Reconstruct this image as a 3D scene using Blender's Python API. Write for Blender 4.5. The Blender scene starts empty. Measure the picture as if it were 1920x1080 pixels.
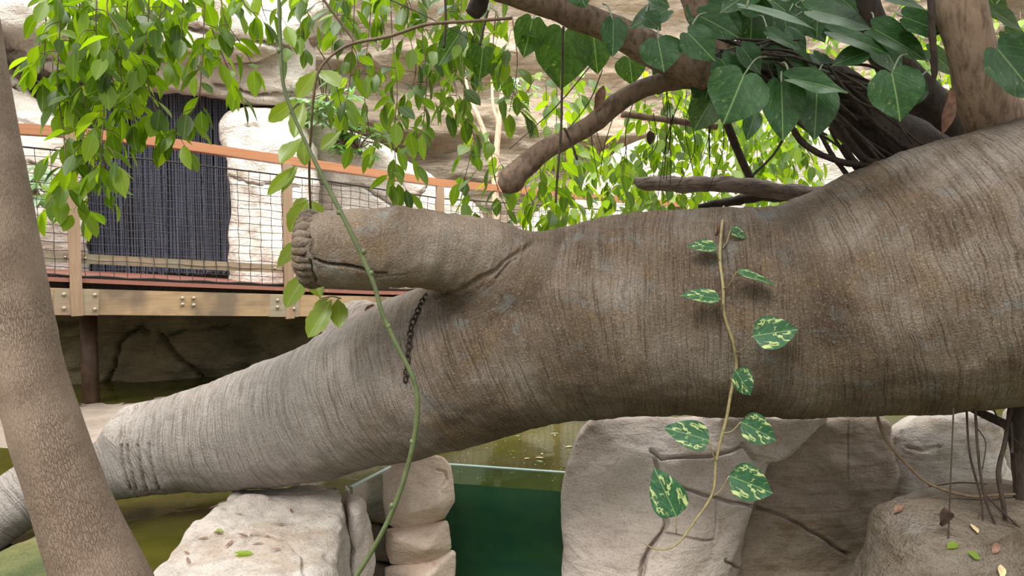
import bpy, bmesh, math, random
import numpy as np
from mathutils import Vector
from mathutils.bvhtree import BVHTree

scene = bpy.context.scene
COL = scene.collection
PI = math.pi

# ------------------------------------------------------------ camera
FPX = 1400.0
CAM = np.array([0.0, 0.0, 1.9])
TH = math.atan2(90.0, FPX)
FW = np.array([0, math.cos(TH), -math.sin(TH)])
UP = np.array([0, math.sin(TH), math.cos(TH)])
RT = np.array([1.0, 0, 0])
cd = bpy.data.cameras.new('camera'); cam = bpy.data.objects.new('camera', cd); COL.objects.link(cam)
cd.sensor_width = 36.0; cd.lens = FPX/1920*36.0; cd.clip_start = 0.05; cd.clip_end = 200
cam.location = CAM; cam.rotation_euler = (PI/2-TH, 0, 0)
scene.camera = cam

# ------------------------------------------------------------ light
w = bpy.data.worlds.new('world'); scene.world = w; w.use_nodes = True
nt = w.node_tree; nt.nodes.clear()
out = nt.nodes.new('ShaderNodeOutputWorld'); bg = nt.nodes.new('ShaderNodeBackground')
tc = nt.nodes.new('ShaderNodeTexCoord'); sx = nt.nodes.new('ShaderNodeSeparateXYZ'); rp = nt.nodes.new('ShaderNodeValToRGB')
nt.links.new(tc.outputs['Generated'], sx.inputs[0]); nt.links.new(sx.outputs['Z'], rp.inputs[0])
rp.color_ramp.elements[0].position = 0.0; rp.color_ramp.elements[0].color = (.20, .19, .16, 1)
rp.color_ramp.elements[1].position = 0.75; rp.color_ramp.elements[1].color = (1.0, 1.0, 1.0, 1)
e = rp.color_ramp.elements.new(0.12); e.color = (.42, .42, .40, 1)
nt.links.new(rp.outputs[0], bg.inputs[0]); nt.links.new(bg.outputs[0], out.inputs[0])
bg.inputs[1].default_value = 1.35
sl = bpy.data.lights.new('sun', 'SUN'); so = bpy.data.objects.new('sun', sl); COL.objects.link(so)
sl.energy = 2.3; sl.angle = math.radians(22); sl.color = (1.0, .97, .91)
so.rotation_euler = Vector((0.32, 0.58, -0.75)).to_track_quat('-Z', 'Y').to_euler()
so.location = (-4, -1, 8)
al = bpy.data.lights.new('roof_fill', 'AREA'); ao = bpy.data.objects.new('roof_fill', al); COL.objects.link(ao)   # added fill brightening the rear cliff, for an unseen glass roof
al.shape = 'RECTANGLE'; al.size = 9; al.size_y = 4; al.energy = 690; al.color = (1.0, .98, .95)
ao.location = (0.5, 5.6, 7.4); ao.rotation_euler = Vector((0.0, 0.55, -0.8)).to_track_quat('-Z', 'Y').to_euler()
vs = scene.view_settings
vs.view_transform = 'Standard'; vs.look = 'None'; vs.gamma = 1.0; vs.exposure = 0.45; vs.use_curve_mapping = False

# ------------------------------------------------------------ coordinates
def P(px, py, D):
    return CAM + D*FW + (px-960)/FPX*D*RT + (540-py)/FPX*D*UP
def G(px, py, z):
    d = FW + (px-960)/FPX*RT + (540-py)/FPX*UP
    return CAM + d*((z-CAM[2])/d[2])
def proj(V):
    q = V - CAM
    D = q@FW
    return np.stack([960+FPX*(q@RT)/D, 540-FPX*(q@UP)/D, D], 1)
WATER_Z = CAM[2]-1.29

# ------------------------------------------------------------ noise (numpy)
def _h(ix, iy, iz, s):
    n = (ix*374761393 + iy*668265263 + iz*2147483647 + s*974634777) & 0xffffffff
    n = ((n ^ (n >> 13))*1274126177) & 0xffffffff
    return ((n ^ (n >> 16)) & 0xffffff)/float(0xffffff)
def vnoise(V, seed=0):
    V = np.asarray(V, float)
    f = np.floor(V).astype(np.int64); t = V-f; t = t*t*(3-2*t)
    r = 0
    for a in (0, 1):
        for b in (0, 1):
            for c in (0, 1):
                wgt = (t[:, 0] if a else 1-t[:, 0])*(t[:, 1] if b else 1-t[:, 1])*(t[:, 2] if c else 1-t[:, 2])
                r = r + wgt*_h(f[:, 0]+a, f[:, 1]+b, f[:, 2]+c, seed)
    return r*2-1
def fbm(V, oct=4, seed=0, gain=.5):
    r = 0; a = 1; s = 1
    for i in range(oct):
        r = r + a*vnoise(V*s+i*17.3, seed+i); a *= gain; s *= 2.03
    return r

# ------------------------------------------------------------ object helpers
def tag(o, label=None, cat=None, group=None, kind=None):
    if label: o['label'] = label
    if cat: o['category'] = cat
    if group: o['group'] = group
    if kind: o['kind'] = kind
    return o
def empty(name, loc, label=None, cat=None, group=None, kind=None):
    o = bpy.data.objects.new(name, None); COL.objects.link(o); o.location = tuple(loc); o.empty_display_size = .05
    return tag(o, label, cat, group, kind)
def link_mesh(name, V, F, mat, parent=None, smooth=True, uv=None, attrs=None, mats=None, midx=None):
    V = np.asarray(V, float)
    L = np.zeros(3)
    p = parent
    while p is not None:
        L = L+np.array(p.location); p = p.parent
    me = bpy.data.meshes.new(name)
    own = np.zeros(3)
    if parent is None:
        own = np.array([V[:, 0].mean(), V[:, 1].mean(), V[:, 2].min()])
    me.from_pydata((V-L-own).tolist(), [], [tuple(int(i) for i in f) for f in F])
    if mats:
        for m in mats: me.materials.append(m)
    else: me.materials.append(mat)
    if smooth: me.polygons.foreach_set('use_smooth', [True]*len(me.polygons))
    if midx is not None: me.polygons.foreach_set('material_index', midx)
    if uv is not None:
        ul = me.uv_layers.new(name='UVMap'); idx = np.zeros(len(me.loops), np.int32); me.loops.foreach_get('vertex_index', idx)
        ul.data.foreach_set('uv', np.asarray(uv)[idx].ravel())
    if attrs:
        for k, a in attrs.items():
            a = np.asarray(a, float)
            if a.ndim == 2:
                at = me.attributes.new(k, 'FLOAT_VECTOR', 'POINT'); at.data.foreach_set('vector', a.ravel())
            else:
                at = me.attributes.new(k, 'FLOAT', 'POINT'); at.data.foreach_set('value', a)
    me.update()
    o = bpy.data.objects.new(name, me); COL.objects.link(o); o.location = tuple(own)
    if parent is not None: o.parent = parent
    return o

class MB:
    def __init__(s): s.V = []; s.F = []; s.n = 0; s.uv = []
    def add(s, V, F, uv=None):
        V = np.asarray(V, float); s.V.append(V); s.F += [tuple(i+s.n for i in f) for f in F]; s.n += len(V)
        s.uv.append(np.asarray(uv) if uv is not None else np.zeros((len(V), 2)))
    def box(s, c, ax, ay, az):
        c, ax, ay, az = [np.asarray(q, float) for q in (c, ax, ay, az)]
        V = [c+a*ax+b*ay+d*az for a in (-1, 1) for b in (-1, 1) for d in (-1, 1)]
        s.add(V, [(0, 1, 3, 2), (4, 6, 7, 5), (0, 4, 5, 1), (2, 3, 7, 6), (0, 2, 6, 4), (1, 5, 7, 3)])
    def beam(s, a, b, hw, hh, up=(0, 0, 1)):
        a = np.asarray(a, float); b = np.asarray(b, float); d = b-a; L = np.linalg.norm(d); d = d/L
        side = np.cross(d, up); side /= np.linalg.norm(side); u = np.cross(side, d)
        s.box((a+b)/2, d*L/2, side*hw, u*hh)
    def tube(s, pts, rad, seg=8, smooth=True, rough=0, sub=4, seed=0, cap=True):
        V, F, uv = tube_data(pts, rad, seg, smooth, rough, sub, seed, cap); s.add(V, F, uv)
    def build(s, name, mat, parent=None, smooth=True, **k):
        return link_mesh(name, np.concatenate(s.V), s.F, mat, parent, smooth, uv=np.concatenate(s.uv), **k)

def catmull(pts, sub):
    p = np.asarray(pts, float)
    if len(p) < 3 or sub < 2:
        return p
    q = np.vstack([2*p[0]-p[1], p, 2*p[-1]-p[-2]]); outp = []
    for i in range(1, len(q)-2):
        a, b, c, d = q[i-1], q[i], q[i+1], q[i+2]
        for j in range(sub):
            t = j/sub
            outp.append(.5*((2*b)+(-a+c)*t+(2*a-5*b+4*c-d)*t*t+(-a+3*b-3*c+d)*t**3))
    outp.append(p[-1]); return np.array(outp)
def tube_data(pts, rad, seg=8, smooth=True, rough=0, sub=4, seed=0, cap=True):
    pts = np.asarray(pts, float)
    rad = np.full(len(pts), rad, float) if np.isscalar(rad) else np.asarray(rad, float)
    if smooth and len(pts) > 2:
        C = catmull(np.hstack([pts, rad[:, None]]), sub); pts = C[:, :3]; rad = np.maximum(C[:, 3], 1e-4)
    n = len(pts); T = np.gradient(pts, axis=0); T /= np.linalg.norm(T, axis=1)[:, None]+1e-9
    ref = np.array([0, 0, 1.0]) if abs(T[0][2]) < .9 else np.array([1.0, 0, 0])
    N = np.cross(T[0], ref); N /= np.linalg.norm(N); V = []; uv = []
    ln = np.concatenate([[0], np.cumsum(np.linalg.norm(np.diff(pts, axis=0), axis=1))])
    for i in range(n):
        N = N-T[i]*(N@T[i]); N /= np.linalg.norm(N); B = np.cross(T[i], N)
        a = np.arange(seg)*2*PI/seg
        V.append(pts[i]+rad[i]*(np.cos(a)[:, None]*N+np.sin(a)[:, None]*B)); uv.append(np.stack([np.arange(seg)/seg, np.full(seg, ln[i])], 1))
    V = np.concatenate(V); uv = np.concatenate(uv)
    if rough:
        ctr = np.repeat(pts, seg, 0); R = np.repeat(rad, seg)
        k = 1.2/max(rad.mean(), .004)
        f = 1+rough*fbm(V*k*.5+seed*3.1, 3, seed); V = ctr+(V-ctr)*f[:, None]
    F = []
    for i in range(n-1):
        for j in range(seg):
            k = (j+1) % seg; F.append((i*seg+j, i*seg+k, (i+1)*seg+k, (i+1)*seg+j))
    if cap:
        F.append(tuple(range(seg-1, -1, -1))); F.append(tuple((n-1)*seg+j for j in range(seg)))
    return V, F, uv

def surface_nets(f, org, h):
    ins = f < 0; nx, ny, nz = f.shape
    c = np.zeros((nx-1, ny-1, nz-1), np.int8)
    for a in (0, 1):
        for b in (0, 1):
            for d in (0, 1): c += ins[a:nx-1+a, b:ny-1+b, d:nz-1+d]
    act = (c > 0) & (c < 8); I = np.argwhere(act); idx = -np.ones(act.shape, np.int64); idx[tuple(I.T)] = np.arange(len(I))
    S = np.zeros((len(I), 3)); cnt = np.zeros(len(I))
    corners = [(a, b, d) for a in (0, 1) for b in (0, 1) for d in (0, 1)]
    for p in corners:
        for ax in range(3):
            if p[ax] == 1: continue
            q = list(p); q[ax] = 1
            fa = f[I[:, 0]+p[0], I[:, 1]+p[1], I[:, 2]+p[2]]; fb = f[I[:, 0]+q[0], I[:, 1]+q[1], I[:, 2]+q[2]]
            m = (fa < 0) != (fb < 0); t = np.where(m, fa/(fa-fb+1e-12), 0)
            pos = np.array(p, float)[None]+np.zeros((len(I), 3)); pos[:, ax] += t
            S += pos*m[:, None]; cnt += m
    V = (I+S/cnt[:, None])*h+org; F = []
    for ax in range(3):
        sl0 = [slice(None)]*3; sl1 = [slice(None)]*3; sl0[ax] = slice(0, -1); sl1[ax] = slice(1, None)
        A = ins[tuple(sl0)]; B = ins[tuple(sl1)]; E = np.argwhere(A != B)
        o1, o2 = [(1, 2), (2, 0), (0, 1)][ax]
        E = E[(E[:, o1] > 0) & (E[:, o2] > 0) & (E[:, o1] < f.shape[o1]-1) & (E[:, o2] < f.shape[o2]-1)]
        sgn = A[tuple(E.T)]
        def cell(d1, d2):
            e = E.copy(); e[:, o1] -= d1; e[:, o2] -= d2; return idx[tuple(e.T)]
        q = np.stack([cell(1, 1), cell(0, 1), cell(0, 0), cell(1, 0)], 1)
        q[~sgn] = q[~sgn][:, ::-1]; F.append(q)
    return V, np.concatenate(F)

def subdiv(V, F, lv=1):
    me = bpy.data.meshes.new('t'); me.from_pydata(V.tolist(), [], F.tolist() if hasattr(F, 'tolist') else F)
    o = bpy.data.objects.new('t', me); COL.objects.link(o); m = o.modifiers.new('s', 'SUBSURF'); m.levels = lv; m.render_levels = lv
    ev = o.evaluated_get(bpy.context.evaluated_depsgraph_get()); m2 = ev.to_mesh()
    V2 = np.zeros(len(m2.vertices)*3); m2.vertices.foreach_get('co', V2)
    F2 = [tuple(p.vertices) for p in m2.polygons]; ev.to_mesh_clear()
    bpy.data.objects.remove(o); bpy.data.meshes.remove(me)
    return V2.reshape(-1, 3), F2
def vnormals(V, F):
    if len({len(f) for f in F[:]}) > 1 or len(F[0]) != 4:
        N = np.zeros_like(V); T = []
        for f in F:
            for k in range(1, len(f)-1): T.append((f[0], f[k], f[k+1]))
        T = np.array(T); n = np.cross(V[T[:, 1]]-V[T[:, 0]], V[T[:, 2]]-V[T[:, 0]])
        for k in range(3): np.add.at(N, T[:, k], n)
        return N/(np.linalg.norm(N, axis=1)[:, None]+1e-12)
    Fq = np.array(F); N = np.zeros_like(V); n = np.cross(V[Fq[:, 2]]-V[Fq[:, 0]], V[Fq[:, 3]]-V[Fq[:, 1]])
    for k in range(4): np.add.at(N, Fq[:, k], n)
    return N/(np.linalg.norm(N, axis=1)[:, None]+1e-12)
def seg_dist2(p, a, b):
    ab = b-a; t = np.clip(((p-a)@ab)/(ab@ab), 0, 1); return np.linalg.norm(p-(a+t[:, None]*ab), axis=1), t
def refine(V, F, cracks, cuts=2, reach=2.2):
    """a finer mesh along the cracks"""
    if not cracks: return V, F
    q = proj(V); N = vnormals(V, F); view = ((V-CAM)*N).sum(1) < 0; near = np.zeros(len(V), bool)
    for pl, wd, dp in cracks:
        pl = np.array(pl, float)
        for a, b in zip(pl[:-1], pl[1:]):
            d, _ = seg_dist2(q[:, :2], a, b); near |= d < wd*reach+6
    near &= view
    bm = bmesh.new(); vs_ = [bm.verts.new(tuple(v)) for v in V]
    for f in F: bm.faces.new([vs_[int(i)] for i in f])
    bm.verts.index_update(); ed = [e for e in bm.edges if near[e.verts[0].index] and near[e.verts[1].index]]
    bmesh.ops.subdivide_edges(bm, edges=ed, cuts=cuts, use_grid_fill=True, smooth=0.0)
    bm.verts.index_update(); V2 = np.array([v.co[:] for v in bm.verts]); F2 = [tuple(v.index for v in f.verts) for f in bm.faces]; bm.free()
    return V2, F2
def carve(V, N, cracks):
    """cracks: (pixel polyline, width px, depth m): grooves pressed into the front of the surface"""
    q = proj(V); view = ((V-CAM)*N).sum(1) < 0
    nz = np.stack([vnoise(V*15, 5), vnoise(V*15, 6)], 1)
    D = np.zeros(len(V))
    for pl, wd, dp in cracks:
        pl = np.array(pl, float); best = np.full(len(V), 1e9)
        for a, b in zip(pl[:-1], pl[1:]):
            d, _ = seg_dist2(q[:, :2]+nz*(wd*.5+1.3), a, b); best = np.minimum(best, d)
        D = np.maximum(D, dp*np.exp(-(best/(wd*.62))**2))
    return V-N*(D*view)[:, None]

# ------------------------------------------------------------ materials
class M:
    def __init__(s, name):
        s.m = bpy.data.materials.new(name); s.m.use_nodes = True; s.t = s.m.node_tree; s.t.nodes.clear()
        s.out = s.n('ShaderNodeOutputMaterial')
    def n(s, typ, props=None, **ins):
        x = s.t.nodes.new(typ)
        for k, v in (props or {}).items(): setattr(x, k, v)
        for k, v in ins.items():
            key = k.replace('_', ' ') if k.replace('_', ' ') in x.inputs else k
            if k[0] == 'i' and k[1:].isdigit(): key = int(k[1:])
            s.set(x.inputs[key], v)
        return x
    def set(s, sock, v):
        if isinstance(v, bpy.types.NodeSocket): s.t.links.new(v, sock)
        elif isinstance(v, bpy.types.Node): s.t.links.new(v.outputs[0], sock)
        else:
            if isinstance(v, (tuple, list)) and len(v) == 3 and sock.type == 'RGBA': v = (*v, 1)
            sock.default_value = v
    def pos(s): return s.n('ShaderNodeNewGeometry').outputs['Position']
    def attr(s, nme): return s.n('ShaderNodeAttribute', {'attribute_name': nme})
    def mapv(s, v, sc): return s.n('ShaderNodeMapping', None, Vector=v, Scale=sc)
    def noise(s, v, sc, det=3, rough=.55, dist=0): return s.n('ShaderNodeTexNoise', None, Vector=v, Scale=sc, Detail=det, Roughness=rough, Distortion=dist)
    def ramp(s, f, stops, interp='LINEAR'):
        r = s.n('ShaderNodeValToRGB', None, i0=f); cr = r.color_ramp; cr.interpolation = interp
        while len(cr.elements) < len(stops): cr.elements.new(.5)
        for e_, (p, c) in zip(cr.elements, stops):
            e_.position = p; e_.color = (*c, 1) if not np.isscalar(c) else (c, c, c, 1)
        return r
    def mix(s, f, a, b, bt='MIX'):
        x = s.n('ShaderNodeMix', {'data_type': 'RGBA', 'blend_type': bt})
        s.set(x.inputs['Factor'], f); s.set(x.inputs[6], a); s.set(x.inputs[7], b); return x.outputs[2]
    def math(s, op, a, b=0.0):
        return s.n('ShaderNodeMath', {'operation': op}, i0=a, i1=b)
    def bump(s, h, st=.5, dist=.01, nrm=None):
        b = s.n('ShaderNodeBump', None, Height=h, Strength=st, Distance=dist)
        if nrm is not None: s.set(b.inputs['Normal'], nrm)
        return b
    def bsdf(s, col, rough=.8, nrm=None, **k):
        b = s.n('ShaderNodeBsdfPrincipled', None, Roughness=rough, **k); s.set(b.inputs['Base Color'], col)
        if nrm is not None: s.set(b.inputs['Normal'], nrm)
        return b
    def done(s, sh): s.set(s.out.inputs['Surface'], sh); return s.m
def lin(r, g, b): return tuple(((c/255)/12.92 if c/255 <= .04045 else ((c/255+.055)/1.055)**2.4) for c in (r, g, b))

def mat_trunk():
    m = M('ribbed_bark'); p = m.pos(); a = m.attr('bark')
    sv = m.n('ShaderNodeSeparateXYZ', None, i0=a.outputs['Vector'])
    warp = m.noise(p, 2.2, 2); warp2 = m.noise(p, 14, 2)
    s = m.math('ADD', sv.outputs['X'], m.math('MULTIPLY', m.math('SUBTRACT', warp.outputs[0], .5), .08))
    s = m.math('ADD', s, m.math('MULTIPLY', m.math('SUBTRACT', warp2.outputs[0], .5), .012))
    ps = m.n('ShaderNodeSeparateXYZ', None, i0=p)
    v = m.n('ShaderNodeCombineXYZ', None, X=m.math('MULTIPLY', s, 190.0), Y=m.math('MULTIPLY', ps.outputs['Y'], 4.5), Z=m.math('MULTIPLY', ps.outputs['Z'], 4.5))
    st = m.noise(v, 1.0, 4, .75)
    v2 = m.n('ShaderNodeCombineXYZ', None, X=m.math('MULTIPLY', s, 60.0), Y=m.math('MULTIPLY', ps.outputs['Y'], 1.5), Z=m.math('MULTIPLY', ps.outputs['Z'], 1.5))
    st2 = m.noise(v2, 1.0, 2, .5)
    kst = m.math('SUBTRACT', 1.0, m.math('MULTIPLY', sv.outputs['Z'], .8))
    gr = m.noise(p, 120, 3, .8); big = m.noise(p, 3.1, 4, .6); blot = m.noise(p, 6.5, 4, .65, .6)
    c = m.ramp(big, [(.32, (.15, .105, .072)), (.5, (.245, .185, .138)), (.68, (.36, .30, .25))])
    c = m.mix(m.ramp(blot, [(.52, 0), (.66, .55)]), c, (.27, .18, .09))
    blu = m.noise(m.mapv(p, (1, 1, 1.3)), 8.3, 4, .65)
    c = m.mix(m.ramp(blu, [(.56, 0), (.68, .6)]), c, (.25, .27, .26))
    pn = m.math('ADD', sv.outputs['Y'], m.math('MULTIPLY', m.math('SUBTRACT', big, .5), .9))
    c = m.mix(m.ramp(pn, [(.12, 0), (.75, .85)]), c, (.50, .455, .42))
    c = m.mix(m.math('MULTIPLY', m.ramp(st, [(.36, .8), (.52, 0)]), kst), c, m.mix(1, c, (.36, .30, .25), 'MULTIPLY'))
    c = m.mix(m.ramp(gr, [(.35, .5), (.5, 0)]), c, m.mix(1, c, (.5, .45, .4), 'MULTIPLY'))
    c = m.mix(m.ramp(gr, [(.58, 0), (.68, .5)]), c, (.56, .50, .43))
    h = m.math('ADD', m.math('MULTIPLY', st, kst), m.math('ADD', m.math('MULTIPLY', st2, .45), m.math('MULTIPLY', gr, .9)))
    b = m.bump(h, 1.0, .013)
    return m.done(m.bsdf(c, .86, b, **{'Specular_IOR_Level': .25}))
def mat_bark(name, cols, sc=(60, 60, 14), bs=.8, bd=.006, dots=True):
    m = M(name); p = m.pos(); st = m.noise(m.mapv(p, sc), 1, 4, .6, .3); big = m.noise(p, 7, 3)
    c = m.ramp(big, [(.3, cols[0]), (.7, cols[1])]); c = m.mix(m.ramp(st, [(.35, .8), (.55, 0)]), c, cols[2])
    b = m.bump(st, bs, bd)
    return m.done(m.bsdf(c, .8, b))
def mat_leaning():
    m = M('netted_bark'); p = m.pos()
    a = m.attr('bark').outputs['Vector']
    v = m.mapv(a, (1, 1, 1))
    wv = m.n('ShaderNodeVectorMath', {'operation': 'ADD'}, i0=v, i1=m.n('ShaderNodeVectorMath', {'operation': 'SCALE'}, i0=m.noise(p, 40, 2).outputs['Color'], Scale=.5))
    vo = m.n('ShaderNodeTexVoronoi', {'feature': 'DISTANCE_TO_EDGE'}, Vector=wv, Scale=1.0, Randomness=1.0)
    fine = m.noise(m.mapv(a, (3, 1.0, 1)), 1.6, 4, .7)
    big = m.noise(p, 9, 4, .6)
    c = m.ramp(big, [(.3, (.19, .13, .09)), (.5, (.265, .19, .137)), (.72, (.34, .255, .19))])
    cr = m.ramp(vo.outputs[0], [(.0, 1), (.17, 0)])
    msk = m.ramp(m.noise(p, 5, 3), [(.38, .08), (.62, .75)])
    k = m.math('MULTIPLY', cr, msk)
    c = m.mix(k, c, (.10, .06, .04)); c = m.mix(m.ramp(fine, [(.36, .8), (.5, 0)]), c, (.13, .085, .06))
    h = m.math('SUBTRACT', m.math('MULTIPLY', fine, .5), m.math('MULTIPLY', k, .8))
    return m.done(m.bsdf(c, .8, m.bump(h, .7, .003)))
def mat_rock(name, c0, c1, c2, strata=0.0, sc=1.0, bs=.8, bd=.02, zsc=2.2):
    m = M(name); p = m.pos(); big = m.noise(p, 2.0*sc, 5, .6, .3); med = m.noise(m.mapv(p, (1, 1, zsc)), 9*sc, 5, .65, .4); gr = m.noise(p, 95*sc, 3, .7)
    c = m.ramp(big, [(.33, c0), (.52, c1), (.70, c2)])
    c = m.mix(m.ramp(med, [(.30, .5), (.46, 0)]), c, m.mix(1, c, (.62, .56, .50), 'MULTIPLY'))
    c = m.mix(m.ramp(gr, [(.36, .55), (.48, 0)]), c, m.mix(1, c, (.6, .55, .5), 'MULTIPLY'))
    h = m.math('ADD', m.math('MULTIPLY', med, 1.0), m.math('MULTIPLY', gr, .22))
    if strata:
        ly = m.noise(m.mapv(p, (1.6, 1.6, 9)), 1.6*sc, 6, .7, .5)
        h = m.math('ADD', h, m.math('MULTIPLY', ly, strata))
        c = m.mix(m.ramp(ly, [(.36, .7), (.48, 0)]), c, m.mix(1, c, (.66, .56, .46), 'MULTIPLY'))
    return m.done(m.bsdf(c, .9, m.bump(h, bs, bd), **{'Specular_IOR_Level': .2}))
def mat_leaf(name, cols, trans=.5, rough=.35, vein=True, tcol=None, spec=.5):
    """foliage: colour differs leaf by leaf, light passes through"""
    m = M(name); g = m.n('ShaderNodeNewGeometry'); uv = m.n('ShaderNodeTexCoord').outputs['UV']
    c = m.ramp(g.outputs['Random Per Island'], [(i/(len(cols)-1), q) for i, q in enumerate(cols)])
    s = m.n('ShaderNodeSeparateXYZ', None, i0=uv)
    mid = m.ramp(m.math('ABSOLUTE', m.math('SUBTRACT', s.outputs[0], .5)), [(.0, 1), (.035, 0)])
    c = m.mix(m.math('MULTIPLY', mid, .35), c, (.45, .6, .15))
    b = m.bsdf(c, rough, **{'Specular_IOR_Level': spec})
    tc_ = m.mix(1, c, tcol or (1.85, 1.85, .35), 'MULTIPLY')
    t = m.n('ShaderNodeBsdfTranslucent', None, Color=tc_)
    x = m.n('ShaderNodeMixShader', None, i0=trans, i1=b, i2=t)
    return m.done(x)
def mat_pothos(name, green, cream, amt, trans=.2, rough=.3):
    m = M(name); g = m.n('ShaderNodeNewGeometry'); uv = m.n('ShaderNodeTexCoord').outputs['UV']
    s = m.n('ShaderNodeSeparateXYZ', None, i0=uv)
    au = m.math('ABSOLUTE', m.math('SUBTRACT', s.outputs[0], .5))
    # side veins run out and towards the tip
    sk = m.math('SUBTRACT', s.outputs[1], m.math('MULTIPLY', au, .9))
    sg = m.math('SIGN', m.math('SUBTRACT', s.outputs[0], .5))
    v = m.n('ShaderNodeCombineXYZ', None, X=m.math('MULTIPLY', m.math('ADD', sk, m.math('MULTIPLY', m.math('SUBTRACT', m.noise(uv, 5, 4).outputs[0], .5), .6)), 5.0), Y=m.math('ADD', m.math('MULTIPLY', au, 4.2), m.math('MULTIPLY', sg, 3.0)), Z=m.math('MULTIPLY', g.outputs['Random Per Island'], 60.0))
    n1 = m.noise(v, 1.0, 4, .65, .3)
    f = m.ramp(n1, [(.60-amt*.1, 0), (.64-amt*.1, 1)])
    dk = m.noise(v, 2.0, 2)
    c = m.mix(m.ramp(dk, [(.4, 0), (.6, 1)]), green, tuple(q*1.5 for q in green))
    c = m.mix(f, c, cream)
    vn = m.math('ABSOLUTE', m.math('SINE', m.math('MULTIPLY', sk, 22.0))); c = m.mix(m.ramp(vn, [(.0, .30), (.10, 0)]), c, (.20, .32, .12))
    mid = m.ramp(au, [(.0, 1), (.018, 0)]); c = m.mix(m.math('MULTIPLY', mid, .7), c, (.35, .48, .18))
    h = m.noise(m.n('ShaderNodeCombineXYZ', None, X=m.math('MULTIPLY', sk, 16.0), Y=sg), 1.0, 1)
    b = m.bsdf(c, rough, m.bump(h, .25, .004)); t = m.n('ShaderNodeBsdfTranslucent', None, Color=m.mix(1, c, (1.3, 1.4, .6), 'MULTIPLY'))
    return m.done(m.n('ShaderNodeMixShader', None, i0=trans, i1=b, i2=t))
def mat_plain(name, col, rough=.6, var=.25, sc=30, bs=.2, bd=.003, **k):
    m = M(name); p = m.pos(); n = m.noise(p, sc, 4, .6); c = m.mix(m.ramp(n, [(.3, 0), (.7, 1)]), tuple(q*(1-var) for q in col), tuple(min(q*(1+var), 1) for q in col))
    return m.done(m.bsdf(c, rough, m.bump(n, bs, bd), **k))
def mat_wood(name, c0, c1, c2, ax=(1.5, 1.5, 22), stain=.0, rough=.45):
    m = M(name); p = m.pos(); n = m.noise(m.mapv(p, ax), 2.0, 4, .55, 1.2); big = m.noise(p, 2.3, 3)
    c = m.ramp(n, [(.3, c0), (.7, c1)]); c = m.mix(m.ramp(big, [(.42, 0), (.56, stain)]), c, c2)
    return m.done(m.bsdf(c, rough, m.bump(n, .15, .003)))

TRUNK = mat_trunk(); LEAN = mat_leaning()
BARK = mat_bark('fig_bark', ((.15, .095, .065), (.25, .17, .12), (.07, .042, .028)), (45, 45, 20))
BARK2 = mat_bark('pale_fig_bark', ((.26, .17, .11), (.40, .28, .20), (.12, .075, .05)), (50, 50, 12))
DBARK = mat_bark('dark_root_bark', ((.035, .023, .016), (.065, .042, .03), (.014, .009, .007)), (60, 60, 20))
LOGM = mat_bark('weathered_log', ((.14, .10, .08), (.24, .18, .145), (.05, .035, .03)), (8, 60, 60), 1.0, .012)
FAINT = mat_bark('pink_bark', ((.55, .36, .25), (.68, .48, .34), (.35, .22, .15)), (40, 40, 12))
ROCK = mat_rock('pale_pink_rock', (.47, .39, .345), (.56, .48, .43), (.63, .565, .52))
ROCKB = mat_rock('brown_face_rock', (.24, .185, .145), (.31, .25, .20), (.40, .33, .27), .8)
ROCKC = mat_rock('grey_rock', (.38, .335, .30), (.47, .42, .375), (.54, .50, .46), .5)
PILL = mat_rock('warm_pillar_rock', (.60, .45, .36), (.70, .56, .46), (.78, .66, .57), 0, 1.4, .7, .012)
CLIFF = mat_rock('bright_cliff', (.56, .50, .44), (.68, .63, .57), (.76, .72, .67), .3, .7, .8, .05)
STRATA = mat_rock('layered_cliff', (.58, .46, .34), (.68, .57, .44), (.76, .67, .55), 1.6, .6, .9, .12, 5)
CAVE = mat_rock('dark_shaded_stone', (.13, .11, .07), (.24, .20, .12), (.36, .30, .18), .4, .8, .9, .06)  # dark brownish stone, with some of the deck's shade put into the colour
SAND = mat_rock('sand_bank', (.22, .18, .14), (.28, .23, .185), (.34, .29, .24), 0, 1.6, .5, .02)
MOSS = mat_rock('mossy_wet_rock', (.05, .075, .03), (.13, .14, .055), (.24, .20, .08), 1.2, 1.2, .9, .03)
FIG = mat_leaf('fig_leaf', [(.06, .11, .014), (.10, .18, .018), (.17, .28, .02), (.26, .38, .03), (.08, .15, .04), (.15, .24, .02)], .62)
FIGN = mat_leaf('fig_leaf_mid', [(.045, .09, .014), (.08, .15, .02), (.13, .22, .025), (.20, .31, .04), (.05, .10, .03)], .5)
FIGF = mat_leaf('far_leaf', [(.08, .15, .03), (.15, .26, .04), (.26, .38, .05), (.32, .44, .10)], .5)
SHRUB = mat_leaf('bluish_shrub_leaf', [(.13, .26, .16), (.24, .38, .27), (.36, .50, .38), (.08, .18, .06)], .3)
SHRUBD = mat_leaf('deep_shrub_leaf', [(.03, .085, .02), (.06, .15, .03), (.10, .22, .05)], .25)
SERR = mat_leaf('serrated_leaf', [(.10, .11, .03), (.15, .20, .03), (.20, .28, .04), (.13, .15, .03)], .35)
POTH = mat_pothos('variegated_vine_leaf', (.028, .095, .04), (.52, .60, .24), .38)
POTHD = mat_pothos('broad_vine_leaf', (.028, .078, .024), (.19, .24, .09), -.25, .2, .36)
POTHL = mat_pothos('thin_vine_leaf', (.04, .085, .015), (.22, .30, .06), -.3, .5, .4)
GSTEM = mat_plain('green_stem', (.11, .14, .055), .5, .3, 25)
VSTEM = mat_plain('vine_stem', (.27, .22, .10), .5, .3, 40)
TWIG = mat_plain('twig', (.15, .10, .06), .7, .3, 60)
DEAD = mat_plain('dead_leaf', (.20, .105, .07), .8, .4, 60)
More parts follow.
